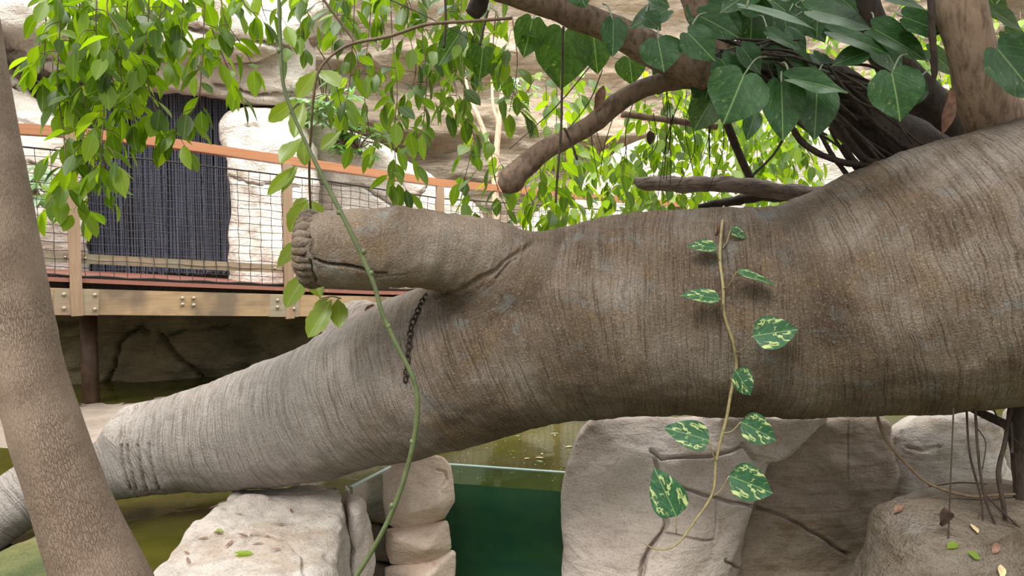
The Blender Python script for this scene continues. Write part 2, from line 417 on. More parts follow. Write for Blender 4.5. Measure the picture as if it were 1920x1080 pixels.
DEADD = mat_plain('dark_dead_leaf', (.06, .035, .025), .8, .4, 60)
DEADP = mat_plain('pale_dead_leaf', (.55, .42, .22), .7, .3, 60)
RUST = mat_plain('rusty_chain', (.045, .03, .024), .55, .5, 90, .3, .002, Metallic=.5)
STEEL = mat_plain('dull_bolt', (.42, .36, .28), .4, .2, 40, Metallic=.6)
RAILW = mat_wood('orange_handrail', (.42, .175, .08), (.49, .22, .11), (.54, .28, .155), (1.5, 1.5, 30))
POSTW = mat_wood('pinkish_post_wood', (.30, .19, .12), (.40, .27, .18), (.27, .19, .11), (20, 20, 1.5), .4)
BEAMW = mat_wood('stained_beam', (.36, .235, .13), (.46, .32, .185), (.13, .10, .08), (1.2, 1.2, 16), .75)
KICKW = mat_wood('bronze_lower_rail', (.27, .22, .15), (.37, .31, .22), (.36, .22, .15), (1.2, 1.2, 26), .5, .35)
NET = mat_plain('black_net_cord', (.03, .028, .028), .7, .2, 60)
POLE = mat_plain('brown_steel_pole', (.10, .06, .04), .4, .4, 8, Metallic=.3)

# ------------------------------------------------------------ rocks from corner points
def hull_planes(pts):
    bm = bmesh.new()
    for p in pts: bm.verts.new(tuple(p))
    bmesh.ops.convex_hull(bm, input=bm.verts); bm.normal_update()
    pl = []
    for f in bm.faces:
        n = np.array(f.normal); d = n@np.array(f.verts[0].co)
        if not any((n@q[0]) > .999 and abs(d-q[1]) < 1e-3 for q in pl): pl.append((n, d))
    bm.free(); return pl
def rock_sdf(X, planes, k):
    m = None
    vals = np.stack([X@n.astype(np.float32)-np.float32(d) for n, d in planes], -1)
    mx = vals.max(-1); return mx+k*np.log(np.exp((vals-mx[..., None])/k).sum(-1))
def rock_mesh(pts_sets, h=.02, k=.02, amp=.03, freq=3.0, seed=0, cracks=(), sub=0, facet=0.0, un=.0, z_clip=None):
    if not isinstance(pts_sets[0], list): pts_sets = [pts_sets]
    allp = np.concatenate([np.array(s_) for s_ in pts_sets]); lo = allp.min(0)-3*h-.02; hi = allp.max(0)+3*h+.02
    if z_clip is not None: lo[2] = max(lo[2], z_clip)
    n = np.ceil((hi-lo)/h).astype(int)+1
    ax = [np.arange(n[i], dtype=np.float32)*h+lo[i] for i in range(3)]
    X = np.stack(np.meshgrid(*ax, indexing='ij'), -1).astype(np.float32)
    f = None
    for s_ in pts_sets:
        g = rock_sdf(X, hull_planes(s_), k)
        f = g if f is None else np.minimum(f, g)
    f[0] = f[-1] = 1; f[:, 0] = f[:, -1] = 1; f[:, :, 0] = f[:, :, -1] = 1
    V, F = surface_nets(f, lo, h)
    if sub: V, F = subdiv(V, F, sub)
    V, F = refine(V, F, cracks)
    N = vnormals(V, F)
    d = amp*fbm(V*freq, 4, seed, .5)
    if facet:
        q = fbm(V*freq*.9+9.1, 2, seed+50); d = d+facet*np.abs(q)-facet*.4
    V = V+N*d[:, None]
    if cracks: V = carve(V, vnormals(V, F), cracks)
    return V, F
def slab(poly, D0, D1, grow=1.0, shrink_back=.85, top_back=None):
    """outline (pixels) at distance D0 and a matching, somewhat smaller back at D1"""
    poly = [(p[0], p[1], (p[2] if len(p) > 2 else D0)) for p in poly]
    pts = [P(*p) for p in poly]; cx, cy = np.mean([p[0] for p in poly]), np.mean([p[1] for p in poly])
    return pts+[P(cx+(p[0]-cx)*shrink_back, cy+(p[1]-cy)*shrink_back, D1) for p in poly]

# ============================================================ SETTING
def grid_wall(name, P00, U, Vv, nu, nv, Nn, amp, freq, mat, seed, **k):
    a, b = np.meshgrid(np.linspace(0, 1, nu), np.linspace(0, 1, nv), indexing='ij')
    V = P00+a.reshape(-1, 1)*U+b.reshape(-1, 1)*Vv
    d = amp*fbm(V*np.array(freq), 5, seed, .55); V = V+np.array(Nn)*d[:, None]
    F = [(i*nv+j, i*nv+j+1, (i+1)*nv+j+1, (i+1)*nv+j) for i in range(nu-1) for j in range(nv-1)]
    return link_mesh(name, V, F, mat, **k)
tag(grid_wall('floor', np.array([-9, -2, -.15]), np.array([18, 0, 0]), np.array([0, 16, 0]), 60, 60, (0, 0, 1), .06, (1, 1, 1), MOSS, 3), kind='structure')
# layered cliff far behind (real relief, bulging towards the viewer at the right)
tag(grid_wall('wall_back', np.array([-9, 11.0, -.2]), np.array([20, 1.5, 0]), np.array([0, 1.0, 8]), 260, 170, (0, -1, 0), .55, (.5, .5, 1.6), STRATA, 11), kind='structure')
tag(grid_wall('wall_left', np.array([-6.2, 3.5, -.2]), np.array([-.8, 8, 0]), np.array([0, 0, 7]), 60, 60, (1, 0, 0), .5, (.6, .6, 1.2), CLIFF, 12), kind='structure')
# dark stone wall under the footbridge
cw = P(-260, 560, 7.6); 
def cave_wall():
    A = P(-300, 560, 6.0); B = P(980, 540, 8.3); A[2] = B[2] = -.1
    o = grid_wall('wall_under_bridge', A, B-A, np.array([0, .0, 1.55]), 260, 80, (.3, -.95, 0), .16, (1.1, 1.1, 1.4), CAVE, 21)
    V = np.array([v.co[:] for v in o.data.vertices])+np.array(o.location); N = np.tile(np.array([.3, -.95, 0]), (len(V), 1))
    V = carve(V, N, [([(215, 690), (225, 640), (262, 612), (280, 625)], 4, .10), ([(300, 625), (330, 665), (365, 695), (385, 710)], 4, .12), ([(300, 640), (345, 620), (430, 610)], 4, .08), ([(190, 740), (215, 690)], 4, .08)])
    for v, c in zip(o.data.vertices, V-np.array(o.location)): v.co = c
    return o
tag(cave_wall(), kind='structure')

# water: a body of murky green water with a flat top and a front held by the glass
GA = G(640, 925.5, WATER_Z); 
def glass_line():
    hz = 1.1756
    def g(px, py):
        return G(px, py, CAM[2]-hz)
    return g(668, 908), g(727, 878), g(848, 871), g(1064, 886)
g0, g1, g2, g3 = glass_line()
def mat_water():
    m = M('murky_water'); p = m.pos(); n = m.noise(m.mapv(p, (1, 1, 1)), 7, 3, .5, .5); n2 = m.noise(p, 1.3, 3)
    c = m.ramp(n2, [(.35, (.034, .032, .007)), (.65, (.072, .066, .010))])
    return m.done(m.bsdf(c, .06, m.bump(n, .10, .012), IOR=1.33, **{'Specular_IOR_Level': .14}))
def mat_water_deep():
    m = M('green_water_depth'); p = m.pos(); n2 = m.noise(m.mapv(p, (1, 1, 2.5)), 2.6, 4, .6, .8)
    z = m.n('ShaderNodeSeparateXYZ', None, i0=p).outputs['Z']
    c = m.ramp(n2, [(.35, (.09, .19, .13)), (.65, (.15, .25, .12))])
    c = m.mix(m.ramp(m.noise(p, 60, 2), [(.72, 0), (.78, .4)]), c, (.10, .16, .06))
    return m.done(m.bsdf(c, .5))
bk = np.array([0, .035, 0])
outline = [np.array([-5.5, 2.0, 0]), np.array([-.95, 2.0, 0]), np.array([-.90, g0[1]-.2, 0]), g0+bk, g1+bk, g2+bk, g3+bk, np.array([g3[0]+.6, g3[1], 0]), np.array([5, 4.6, 0]), np.array([5, 9.5, 0]), np.array([-5.5, 9.5, 0])]
V = []; 
for z in (WATER_Z, -.05):
    for o_ in outline: V.append([o_[0], o_[1], z])
n_ = len(outline); F = [tuple(range(n_))]+[(i, i+n_, (i+1) % n_+n_, (i+1) % n_) for i in range(n_)]
wt = link_mesh('pond_water', V, F, None, smooth=False, mats=[mat_water(), mat_water_deep()], midx=[0]+[1]*n_)
tag(wt, 'murky olive-green pond water under the tree, held back by glass', 'water', kind='stuff')

# ============================================================ THE GREAT TRUNK
def pathR(lst, sub=5):
    a = np.array([list(P(x, y, D))+[r/FPX*D] for x, y, r, D in lst]); return catmull(a, sub)
main = pathR([(2330, 450, 330, 2.62), (2120, 470, 292, 2.66), (1920, 491, 261, 2.72), (1800, 514, 252, 2.76), (1700, 538, 237, 2.80), (1600, 562, 217, 2.84), (1500, 584, 201, 2.88), (1350, 585, 194, 2.92), (1200, 589, 190, 2.98), (1080, 606, 181, 3.04), (960, 640, 168, 3.10), (850, 682, 156, 3.18), (760, 712, 147, 3.26), (680, 741, 137, 3.34), (600, 770, 127, 3.42), (500, 798, 115, 3.48), (400, 820, 100, 3.50), (320, 833, 88, 3.50), (280, 834, 84, 3.50)])
neck = pathR([(320, 862, 60, 3.46), (225, 881, 55, 3.42), (150, 890, 54, 3.36), (90, 906, 56, 3.28), (20, 950, 56, 3.18), (-50, 1000, 55, 3.1), (-130, 1060, 53, 3.0)])
stub = pathR([(612, 468, 72, 2.70), (700, 467, 75, 2.72), (790, 467, 76, 2.76), (880, 482, 80, 2.84), (960, 525, 95, 2.95), (1040, 570, 110, 3.02)])
back = pathR([(705, 668, 96, 3.75), (678, 632, 70, 4.0), (672, 630, 64, 4.4)], 3)
shou = pathR([(845, 660, 105, 3.22), (775, 640, 84, 3.34), (745, 650, 72, 3.42)], 3)
def cone_sdf(X, path):
    f = None
    for a, b in zip(path[:-1], path[1:]):
        pa = a[:3].astype(np.float32); ab = (b[:3]-a[:3]).astype(np.float32)
        t = np.clip(((X-pa)@ab)/(ab@ab), 0, 1); d = np.sqrt(((X-pa-t[..., None]*ab)**2).sum(-1))-(a[3]+t*(b[3]-a[3])).astype(np.float32)
        f = d if f is None else np.minimum(f, d)
    return f
def smin(a, b, k):
    h_ = np.clip(.5+.5*(b-a)/k, 0, 1); return b*(1-h_)+a*h_-k*h_*(1-h_)
def build_trunk():
    h = .026; allp = np.concatenate([main, neck, stub, back, shou])
    lo = (allp[:, :3]-allp[:, 3:]).min(0)-.06; hi = (allp[:, :3]+allp[:, 3:]).max(0)+.06
    hi[0] = min(hi[0], 2.35)
    n = np.ceil((hi-lo)/h).astype(int)+1; ay = np.arange(n[1], dtype=np.float32)*h+lo[1]; az = np.arange(n[2], dtype=np.float32)*h+lo[2]
    f = np.zeros(tuple(n), np.float32)
    for i0 in range(0, n[0], 12):
        ax = np.arange(i0, min(i0+12, n[0]), dtype=np.float32)*h+lo[0]
        X = np.stack(np.meshgrid(ax, ay, az, indexing='ij'), -1).astype(np.float32)
        x0, x1 = ax[0], ax[-1]; g = None
        def near(path, m_=.5):
            keep = [j for j in range(len(path)-1) if min(path[j][0], path[j+1][0])-max(path[j][3], path[j+1][3])-m_ < x1 and max(path[j][0], path[j+1][0])+max(path[j][3], path[j+1][3])+m_ > x0]
            return path[keep[0]:keep[-1]+2] if keep else None
        for path, k in ((main, 0), (neck, .022), (shou, .04), (back, .04), (stub, .075)):
            q = near(path)
            if q is None: continue
            d = cone_sdf(X, q)
            if path is stub:                       # sawn end
                e0 = P(577, 470, 2.70); dirn = np.array([-1, -.12, 0.0]); dirn /= np.linalg.norm(dirn)
                d = np.maximum(d, (X@dirn.astype(np.float32))-np.float32(e0@dirn)) if True else d
            g = d if g is None else smin(g, d, k)
        if g is None: g = np.ones(X.shape[:3], np.float32)
        f[i0:i0+len(ax)] = g
    f[0] = 1; f[-1] = 1; f[:, 0] = 1; f[:, -1] = 1; f[:, :, 0] = 1; f[:, :, -1] = 1
    V, F = surface_nets(f, lo, h); V, F = subdiv(V, F, 1)
    cr = [([(590, 488), (606, 494), (622, 497), (650, 499), (668, 503), (683, 506), (700, 512), (722, 513)], 3.4, .05), ([(581, 490), (583, 508), (592, 526)], 3.5, .035),
          ([(575, 440), (584, 452), (582, 470), (590, 488)], 4, .015),
          ([(1000, 452), (930, 505), (860, 545), (815, 560)], 7, .012), ([(985, 470), (930, 520)], 4, .008), ([(700, 520), (760, 515)], 2.5, .004)]
    for x0, b in ((232, 4), (243, 6), (262, 6), (283, 5)):
        cr.append(([(x0-4, 835), (x0, 870), (x0+7, 900), (x0+16, 920)], 3.2, .016))
    V, F = refine(V, F, cr)
    # axial coordinate for the ring-like bark grooves
    L = np.concatenate([[0], np.cumsum(np.linalg.norm(np.diff(main[:, :3], axis=0), axis=1))])
    def axial(path, base=None):
        l_ = np.concatenate([[0], np.cumsum(np.linalg.norm(np.diff(path[:, :3], axis=0), axis=1))]); best = np.full(len(V), 1e9); s = np.zeros(len(V))
        num = np.zeros(len(V)); den = np.zeros(len(V)); lst = []
        for i, (a, b) in enumerate(zip(path[:-1], path[1:])):
            d, t = seg_dist2(V, a[:3], b[:3]); d = d-(a[3]+t*(b[3]-a[3])); lst.append((d, l_[i]+t*(l_[i+1]-l_[i]))); best = np.minimum(best, d)
        for d, sv in lst:
            wgt = np.exp(-(d-best)/.01); num += wgt*sv; den += wgt
        return num/den, best
    sm, dm = axial(main); ss, ds = axial(stub); sn, dn = axial(neck)
    t = np.clip(.5+(dm-ds)/.12, 0, 1); ss = ss[...]
    off = axial_at(main, L, P(960, 560, 3.0)); ssv = off+(stub_len-ss)
    s = sm*(1-t)+ssv*t
    tn = np.clip(.5+(dm-dn)/.10, 0, 1); s = s*(1-tn)+(L[-1]+sn-.05)*tn
    q = proj(V)
    pale = np.clip((900-q[:, 0]+(q[:, 1]-600)*.0)/420, 0, 1)*(1-t)  # limb paled: its brighter light and pale dust both put into the colour
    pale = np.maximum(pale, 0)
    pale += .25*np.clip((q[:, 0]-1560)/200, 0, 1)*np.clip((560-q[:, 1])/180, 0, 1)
    N = vnormals(V, F)
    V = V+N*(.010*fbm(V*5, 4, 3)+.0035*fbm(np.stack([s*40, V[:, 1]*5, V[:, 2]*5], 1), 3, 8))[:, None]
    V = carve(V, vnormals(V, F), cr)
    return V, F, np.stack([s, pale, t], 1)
def axial_at(path, L, p):
    d = np.linalg.norm(path[:, :3]-p, axis=1); return L[int(d.argmin())]
stub_len = np.linalg.norm(np.diff(stub[:, :3], axis=0), axis=1).sum()
TV, TF, TA = build_trunk()
trunk_root = empty('fallen_tree', P(1350, 780, 2.9), 'huge grey-brown ribbed tree trunk lying across the pond with a sawn stub pointing left', 'tree trunk')
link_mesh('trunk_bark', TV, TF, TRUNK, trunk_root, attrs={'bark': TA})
TBVH = BVHTree.FromPolygons([tuple(v) for v in TV], [tuple(int(i) for i in f) for f in TF])
def surf(px, py, off=.0, bvh=None, default=3.0):
    d = Vector(P(px, py, 1)-CAM).normalized(); r = (bvh or TBVH).ray_cast(Vector(CAM), d)
    if r[0] is None: return P(px, py, default)
    return np.array(r[0]-d*off)
# knobbly callus round the sawn end
mb = MB(); rng = random.Random(4)
ec = P(590, 468, 2.70); rr = 70/FPX*2.7
for k in range(26):
    a = k/26*2*PI+rng.uniform(-.05, .05); R = rr*rng.uniform(.86, .97)
    c = ec+np.array([-.016, -.0, 0])+R*np.array([0, math.cos(a), math.sin(a)])
    tdir = np.array([-1, 0, 0])*1.0; pts = [c+np.array([.035, 0, 0]), c+np.array([0, 0, 0]), c+np.array([-.022, -math.cos(a)*.018, -math.sin(a)*.018]), c+np.array([-.026, -math.cos(a)*.05, -math.sin(a)*.05])]
    mb.tube(pts, [.010, .020*rng.uniform(.8, 1.25), .018, .008], 8, True, .25, 3, k)
mb.build('callus_rim', TRUNK, trunk_root)

# ============================================================ CHAIN
ch_pts = catmull(np.array([surf(x, y, .012) for x, y in ((799, 553), (790, 568), (781, 588), (771, 612), (768, 640), (765, 665), (763, 690), (760, 716))]), 8)
ln = np.concatenate([[0], np.cumsum(np.linalg.norm(np.diff(ch_pts, axis=0), axis=1))])
chain = empty('chain', ch_pts[0], 'thin rusty dark chain hanging from the crotch of the fallen trunk', 'chain')
nl = int(ln[-1]/.0235)
def chain_link(c, d, alt):
    d = d/np.linalg.norm(d); s = np.cross(d, FW); s /= np.linalg.norm(s); o = np.cross(s, d)
    w_ = s if alt else o*.8+s*.6
    pts = [c+d*.0165*math.cos(a)+w_*.0095*math.sin(a) for a in np.linspace(0, 2*PI, 13)]
    return pts
for i in range(nl):
    u = (i+.5)/nl*ln[-1]; c = np.array([np.interp(u, ln, ch_pts[:, j]) for j in range(3)]); c2 = np.array([np.interp(u+.01, ln, ch_pts[:, j]) for j in range(3)])
    mb = MB(); mb.tube(chain_link(c, c2-c, i % 2), .0036, 6, False, cap=False); mb.build('chain_link', RUST, chain)

# ============================================================ LEANING TREE, LEFT
le = [(-92, -120, 52, 1.62), (-68, 0, 53, 1.62), (-38, 180, 55, 1.61), (-6, 360, 57, 1.60), (24, 540, 59, 1.60), (60, 720, 62, 1.60), (118, 900, 69, 1.60), (187, 1080, 80, 1.60), (262, 1250, 92, 1.6), (350, 1450, 104, 1.6)]
lp = np.array([P(x, y, D) for x, y, r, D in le]); lr = np.array([r*.97/FPX*D for x, y, r, D in le])
V, F, uv = tube_data(lp, lr, 48, True, .0, 14, 0)
V = V+0
ctr = np.repeat(catmull(np.hstack([lp, lr[:, None]]), 14)[:, :3], 48, 0); V = ctr+(V-ctr)*(1+.035*fbm(V*6, 3, 2)+.02*np.exp(-((proj(V)[:, 1]-640+.2*proj(V)[:, 0])/14)**2))[:, None]
bk_ = np.stack([np.cos(uv[:, 0]*2*PI)*20, np.sin(uv[:, 0]*2*PI)*20, uv[:, 1]*62], 1)
o = link_mesh('leaning_tree', V, F, LEAN, attrs={'bark': bk_})
tag(o, 'slender leaning tree trunk with netted brown bark at the left edge', 'tree trunk')

# ============================================================ ROCKS
def rock(name, label, sets, mat, cat='rock', parent=None, group=None, **k):
    V, F = rock_mesh(sets, **k); o = link_mesh(name, V, F, mat, parent)
    if parent is None: tag(o, label, cat, group)
    o_b = BVHTree.FromPolygons([tuple(v) for v in V], [tuple(int(i) for i in f) for f in F])
    return o, o_b
def low(poly, z):     # extend the outline straight down to height z
    return poly
# left rock that carries the limb
top_l = [P(418, 922, 3.75), P(640, 899, 3.75), P(450, 912, 3.9), P(600, 905, 4.0)]
LR = [P(392, 960, 3.22), P(416, 922, 3.34), P(440, 913, 3.50), P(640, 899, 3.62), P(652, 925, 3.4), P(650, 1000, 3.05), P(590, 1060, 2.72), P(345, 1022, 3.05), P(268, 1092, 2.62), P(240, 1200, 2.5), P(560, 1130, 2.5), P(640, 1250, 2.75), P(450, 1300, 3.3), P(655, 1200, 3.6), P(645, 1080, 2.95), P(300, 1300, 2.3), P(620, 1350, 2.3)]
_, LRB = rock('boulder', 'pale rock at the bottom left under the lower limb, strewn with brown leaf bits', LR, ROCKC, h=.022, k=.006, amp=.034, freq=3.6, seed=5, facet=.04, sub=1,
     cracks=[([(470, 1003), (500, 1005), (540, 1018), (565, 1040), (570, 1085)], 3.5, .015), ([(420, 955), (470, 940), (520, 935)], 3, .006)])
RR2 = [P(645, 897, 3.85), P(665, 906, 3.72), P(688, 930, 3.62), P(701, 962, 3.5), P(703, 1090, 3.4), P(700, 1250, 3.4), P(640, 905, 3.6), P(636, 1250, 3.4), P(640, 1250, 4.0), P(690, 1200, 4.0), P(660, 930, 3.4), P(662, 1100, 3.3)]
rock('boulder', 'narrow pale rock wedged between the limb-bearing rock and the glass', RR2, ROCK, h=.015, k=.010, amp=.02, freq=5, seed=15, facet=.03)
# pillar of three stacked blocks
pil = empty('rock_pillar', [P(785, 1080, 3.85)[0], P(785, 1080, 3.85)[1], 0.0], 'slim pinkish rock pillar of stacked blocks between two glass panes', 'rock pillar')
B1 = slab([(742, 866), (762, 853), (800, 849), (832, 856), (846, 872), (851, 905), (853, 940), (836, 972), (800, 988), (772, 996), (735, 990), (722, 978), (716, 930), (718, 890)], 3.72, 4.0, 1, .85)+[P(768, 962, 3.60), P(822, 950, 3.60), P(760, 900, 3.64), P(820, 892, 3.66)]
B2 = slab([(724, 990), (770, 999), (806, 990), (840, 974), (846, 1000), (848, 1030), (815, 1052), (780, 1064), (730, 1060), (721, 1030)], 3.72, 4.0, 1, .85)+[P(742, 1010, 3.62), P(800, 1030, 3.60)]
B3 = slab([(722, 1063), (775, 1068), (820, 1054), (853, 1030), (856, 1060), (850, 1120), (830, 1300), (725, 1300), (715, 1120)], 3.74, 4.05, 1, .9)+[P(800, 1085, 3.62)]
for b_, s_ in ((B1, 1), (B2, 2), (B3, 3)):
    rock('stone_block', None, b_, PILL, parent=pil, h=.012, k=.002, amp=.005, freq=7, seed=s_, facet=.004, sub=1,
         cracks=[([(820, 880), (835, 885), (838, 900), (832, 910)], 4, .012)] if s_ == 1 else ())
# big right boulder: pale left mass
A1w = slab([(1350, 776), (1560, 780), (1500, 838), (1476, 860), (1445, 868), (1395, 852), (1350, 835)], 3.50, 4.3, 1, .92)
A1 = slab([(1078, 812), (1112, 782), (1230, 776), (1400, 776), (1436, 790), (1440, 868), (1412, 930), (1394, 990), (1366, 1040), (1350, 1200), (1062, 1200), (1056, 1030), (1048, 945), (1055, 890)], 3.55, 4.5, 1, .92)
A1 += [P(1150, 830, 3.44), P(1215, 860, 3.40), P(1120, 1000, 3.42), P(1225, 985, 3.36), P(1330, 960, 3.42), P(1380, 835, 3.46), P(1240, 1100, 3.30), P(1130, 1200, 3.34), P(1320, 1200, 3.36)]
_, A1B = rock('boulder', 'large pale cracked boulder right of the glass, below the trunk', [A1, A1w], ROCK, h=.02, k=.007, amp=.012, freq=4, seed=21, facet=.02, sub=1,
     cracks=[([(1222, 845), (1240, 860), (1285, 858), (1330, 856), (1372, 846), (1395, 835)], 4.5, .035), ([(1228, 862), (1232, 880)], 5, .03), ([(1246, 960), (1252, 985), (1244, 1002), (1220, 1030), (1200, 1085)], 7, .05),
             ([(1280, 912), (1330, 930), (1372, 942), (1420, 952)], 4.5, .035), ([(1392, 834), (1412, 855), (1450, 864)], 5, .03), ([(1343, 935), (1342, 1010)], 2.5, .012), ([(1248, 1000), (1300, 1010), (1340, 1016)], 3.5, .02), ([(1362, 1050), (1395, 1075)], 4, .03)])
A2 = slab([(1380, 870), (1430, 862), (1502, 830), (1570, 781), (1640, 776), (1672, 790), (1680, 900), (1650, 1000), (1620, 1250), (1340, 1250), (1330, 1060), (1370, 960)], 3.66, 4.6, 1, .95)+[P(1500, 930, 3.58), P(1600, 860, 3.6), P(1500, 1100, 3.55)]
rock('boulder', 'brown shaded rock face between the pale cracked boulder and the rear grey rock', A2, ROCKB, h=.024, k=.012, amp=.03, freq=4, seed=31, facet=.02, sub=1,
     cracks=[([(1420, 950), (1470, 968), (1505, 985), (1540, 1010), (1592, 1042)], 4.5, .03), ([(1592, 780), (1590, 900)], 2, .008), ([(1410, 900), (1430, 880)], 3, .01)])
A3 = slab([(1662, 800), (1700, 776), (1800, 766), (1860, 770), (1890, 800), (1896, 880), (1890, 1100), (1655, 1100), (1660, 900)], 3.8, 4.6, 1, .95)+[P(1760, 800, 3.7), P(1860, 850, 3.74)]
rock('boulder', 'light grey rock behind the hanging roots, under the right part of the trunk', A3, ROCKC, h=.022, k=.02, amp=.03, freq=4, seed=41, facet=.03,
     cracks=[([(1664, 830), (1664, 940)], 3, .03), ([(1700, 840), (1730, 845), (1760, 838)], 4, .02)])
A3b = slab([(1880, 760), (2000, 740), (2120, 760), (2120, 1100), (1885, 1100)], 4.2, 5.0, 1, .95)
rock('boulder', 'pale rock farthest right behind the dark hanging trunk', A3b, ROCKC, h=.035, k=.02, amp=.03, freq=3, seed=45, facet=.02)
A4 = slab([(1576, 1100), (1600, 1035), (1626, 985), (1640, 950), (1700, 925)], 2.75, 3.0, 1, .9)+[P(1640, 948, 3.0), P(1700, 918, 3.2), P(1800, 897, 3.35), P(1870, 884, 3.45), P(2000, 880, 3.5), P(2000, 930, 2.75), P(2000, 1300, 2.3), P(1560, 1250, 2.6), P(1660, 985, 2.72), P(1720, 1000, 2.62), P(1800, 1060, 2.4), P(1640, 1300, 2.3), P(2000, 1300, 3.5)]
ROCKD = mat_rock('sandy_grey_rock', (.15, .12, .09), (.215, .175, .135), (.30, .265, .235), .7, 1.2, 1.0, .05)
_, A4B = rock('boulder', 'sandy rock in the bottom right corner with dry leaves on it', A4, ROCKD, h=.02, k=.016, amp=.03, freq=4, seed=51, facet=.03)
# mossy rock, bottom left
MO = [P(-150, 1085, 2.6), P(0, 1024, 2.75), P(85, 985, 2.9), P(150, 965, 3.0), P(105, 1085, 2.45), P(-150, 1200, 2.3), P(110, 1250, 2.4), P(150, 1100, 2.6), P(160, 1010, 2.9), P(0, 1250, 3.0), P(160, 1150, 3.1)]
rock('boulder', 'wet mossy green and ochre rock in the bottom left corner', MO, MOSS, h=.02, k=.02, amp=.04, freq=3, seed=61)
# bank under the bridge
SB = [P(120, 770, 5.2), P(240, 750, 5.6), P(250, 850, 4.5), P(100, 860, 4.5), P(-300, 800, 5.0), P(-300, 745, 6.6), P(700, 690, 9.0), P(760, 730, 7.2), P(-300, 1000, 5), P(300, 1000, 5), P(600, 900, 6.5)]
for q_ in SB: q_[2] = min(q_[2], CAM[2]-1.235)
rock('sand_bank', 'pale sandy bank under the footbridge at the foot of its support pole', SB, SAND, cat='bank', h=.04, k=.02, amp=.025, freq=2.5, seed=71)

# cliff masses behind the bridge
C1 = slab([(-200, 90), (40, 130), (110, 190), (150, 270), (166, 330), (158, 420), (170, 520), (100, 700), (-300, 700)], 8.0, 9.5, 1, 1.0)+[P(20, 260, 7.7), P(60, 420, 7.6), P(-100, 500, 7.4)]
rock('boulder', 'bright cliff boulder left of the black rope curtain', C1, CLIFF, h=.06, k=.08, amp=.10, freq=1.4, seed=81, facet=.08,
     cracks=[([(0, 150), (60, 170), (120, 230)], 5, .12), ([(20, 220), (70, 235)], 4, .08), ([(50, 300), (100, 330), (150, 350)], 4, .1)])
C2 = [slab([(-400, -200), (760, -200), (740, -60), (600, 60), (500, 120), (300, 110), (120, 90), (-100, 60)], 7.6, 10, 1, 1.0), slab([(230, 20), (560, 40), (590, 120), (560, 185), (460, 205), (400, 170), (260, 150), (160, 168), (60, 150), (0, 60)], 8.0, 10, 1, 1.0)]
rock('cliff_overhang', 'pale rounded cliff overhang above the rope curtain, behind the hanging leaves', C2, CLIFF, cat='cliff', h=.06, k=.09, amp=.12, freq=1.2, seed=91, facet=.10,
     cracks=[([(260, 40), (340, 50), (450, 75), (540, 90)], 6, .14), ([(0, 95), (90, 110), (160, 120)], 6, .12), ([(400, 160), (480, 180), (560, 178)], 6, .12), ([(300, 110), (420, 100)], 4, .08)])
C3 = slab([(412, 230), (432, 207), (520, 203), (580, 225), (600, 300), (600, 600), (440, 600), (440, 520), (442, 430), (424, 330)], 7.9, 9.4, 1, 1.0)+[P(500, 300, 7.7), P(520, 480, 7.6), P(480, 520, 7.7)]
rock('boulder', 'bright rounded boulder right of the black rope curtain', C3, CLIFF, h=.05, k=.06, amp=.08, freq=1.8, seed=101, facet=.07,
     cracks=[([(460, 235), (500, 235), (530, 215)], 4, .06), ([(424, 330), (470, 345), (560, 350)], 4, .06)])
C4 = slab([(585, 225), (640, 235), (720, 275), (830, 335), (900, 390), (960, 600), (560, 600)], 8.3, 10.5, 1, 1.0)
rock('boulder', 'pale sloping ledge of rock behind the handrail in the middle', C4, CLIFF, h=.06, k=.05, amp=.05, freq=1.4, seed=111, facet=.04,
     cracks=[([(600, 345), (680, 350), (740, 390)], 4, .06), ([(800, 350), (760, 400)], 4, .06)])
C5 = slab([(1380, 230), (1500, 200), (1700, 160), (1960, 150), (2100, 500), (1350, 520)], 10, 11.5, 1, 1)
rock('boulder', 'bright rock seen through the leaves above the log', C5, CLIFF, h=.09, k=.08, amp=.15, freq=1.2, seed=121, facet=.1)
C6 = slab([(960, 430), (1080, 330), (1240, 245), (1330, 235), (1420, 260), (1400, 520), (960, 560)], 10.2, 11.2, 1, 1)
rock('boulder', 'smooth pale rock slab behind the bent branch', C6, CLIFF, h=.08, k=.08, amp=.06, freq=1.2, seed=131)

# ============================================================ FOOTBRIDGE
def bs(px):      # distance at which the bridge's outer edge stands for an image column
    r = (px-960)/FPX; s = (r*5.45+3.19)/(1.22-1.05*r); return 5.45+1.05*s
def BP(px, py, back=0.0):
    p = P(px, py, bs(px)); return p+np.array([-.652, .758, 0])*back
BDIR = np.array([1.22, 1.05, 0]); BDIR /= np.linalg.norm(BDIR); BN = np.array([BDIR[1], -BDIR[0], 0])   # BN towards the viewer
bridge = empty('footbridge', BP(400, 597), 'wooden footbridge with an orange handrail and black netting', 'footbridge')
rail_y = [(-60, 226), (35, 233), (140, 240), (300, 258), (520, 291), (640, 309), (820, 336), (1050, 359), (1290, 380), (1400, 389)]
def itp(tab, x): return float(np.interp(x, [a for a, b in tab], [b for a, b in tab]))
mb = MB()
pts = [BP(x, y) for x, y in rail_y]
for a, b in zip(pts[:-1], pts[1:]):
    mb.beam(a-np.array([0, 0, .035]), b-np.array([0, 0, .035]), .055, .036)
mb.build('handrail', RAILW, bridge, smooth=False)
kick = [(-60, 463), (80, 472), (300, 479), (520, 495), (600, 500), (700, 507), (830, 510), (1300, 520)]
deck = [(-60, 508), (80, 519), (300, 529), (540, 539), (700, 546), (830, 548), (1300, 540)]
fas = [(-60, 533), (90, 540), (300, 546), (600, 554), (700, 556), (830, 560), (1300, 552)]
net_t = [(-60, 268), (40, 276), (300, 302), (420, 316), (600, 338), (820, 372), (1290, 404)]
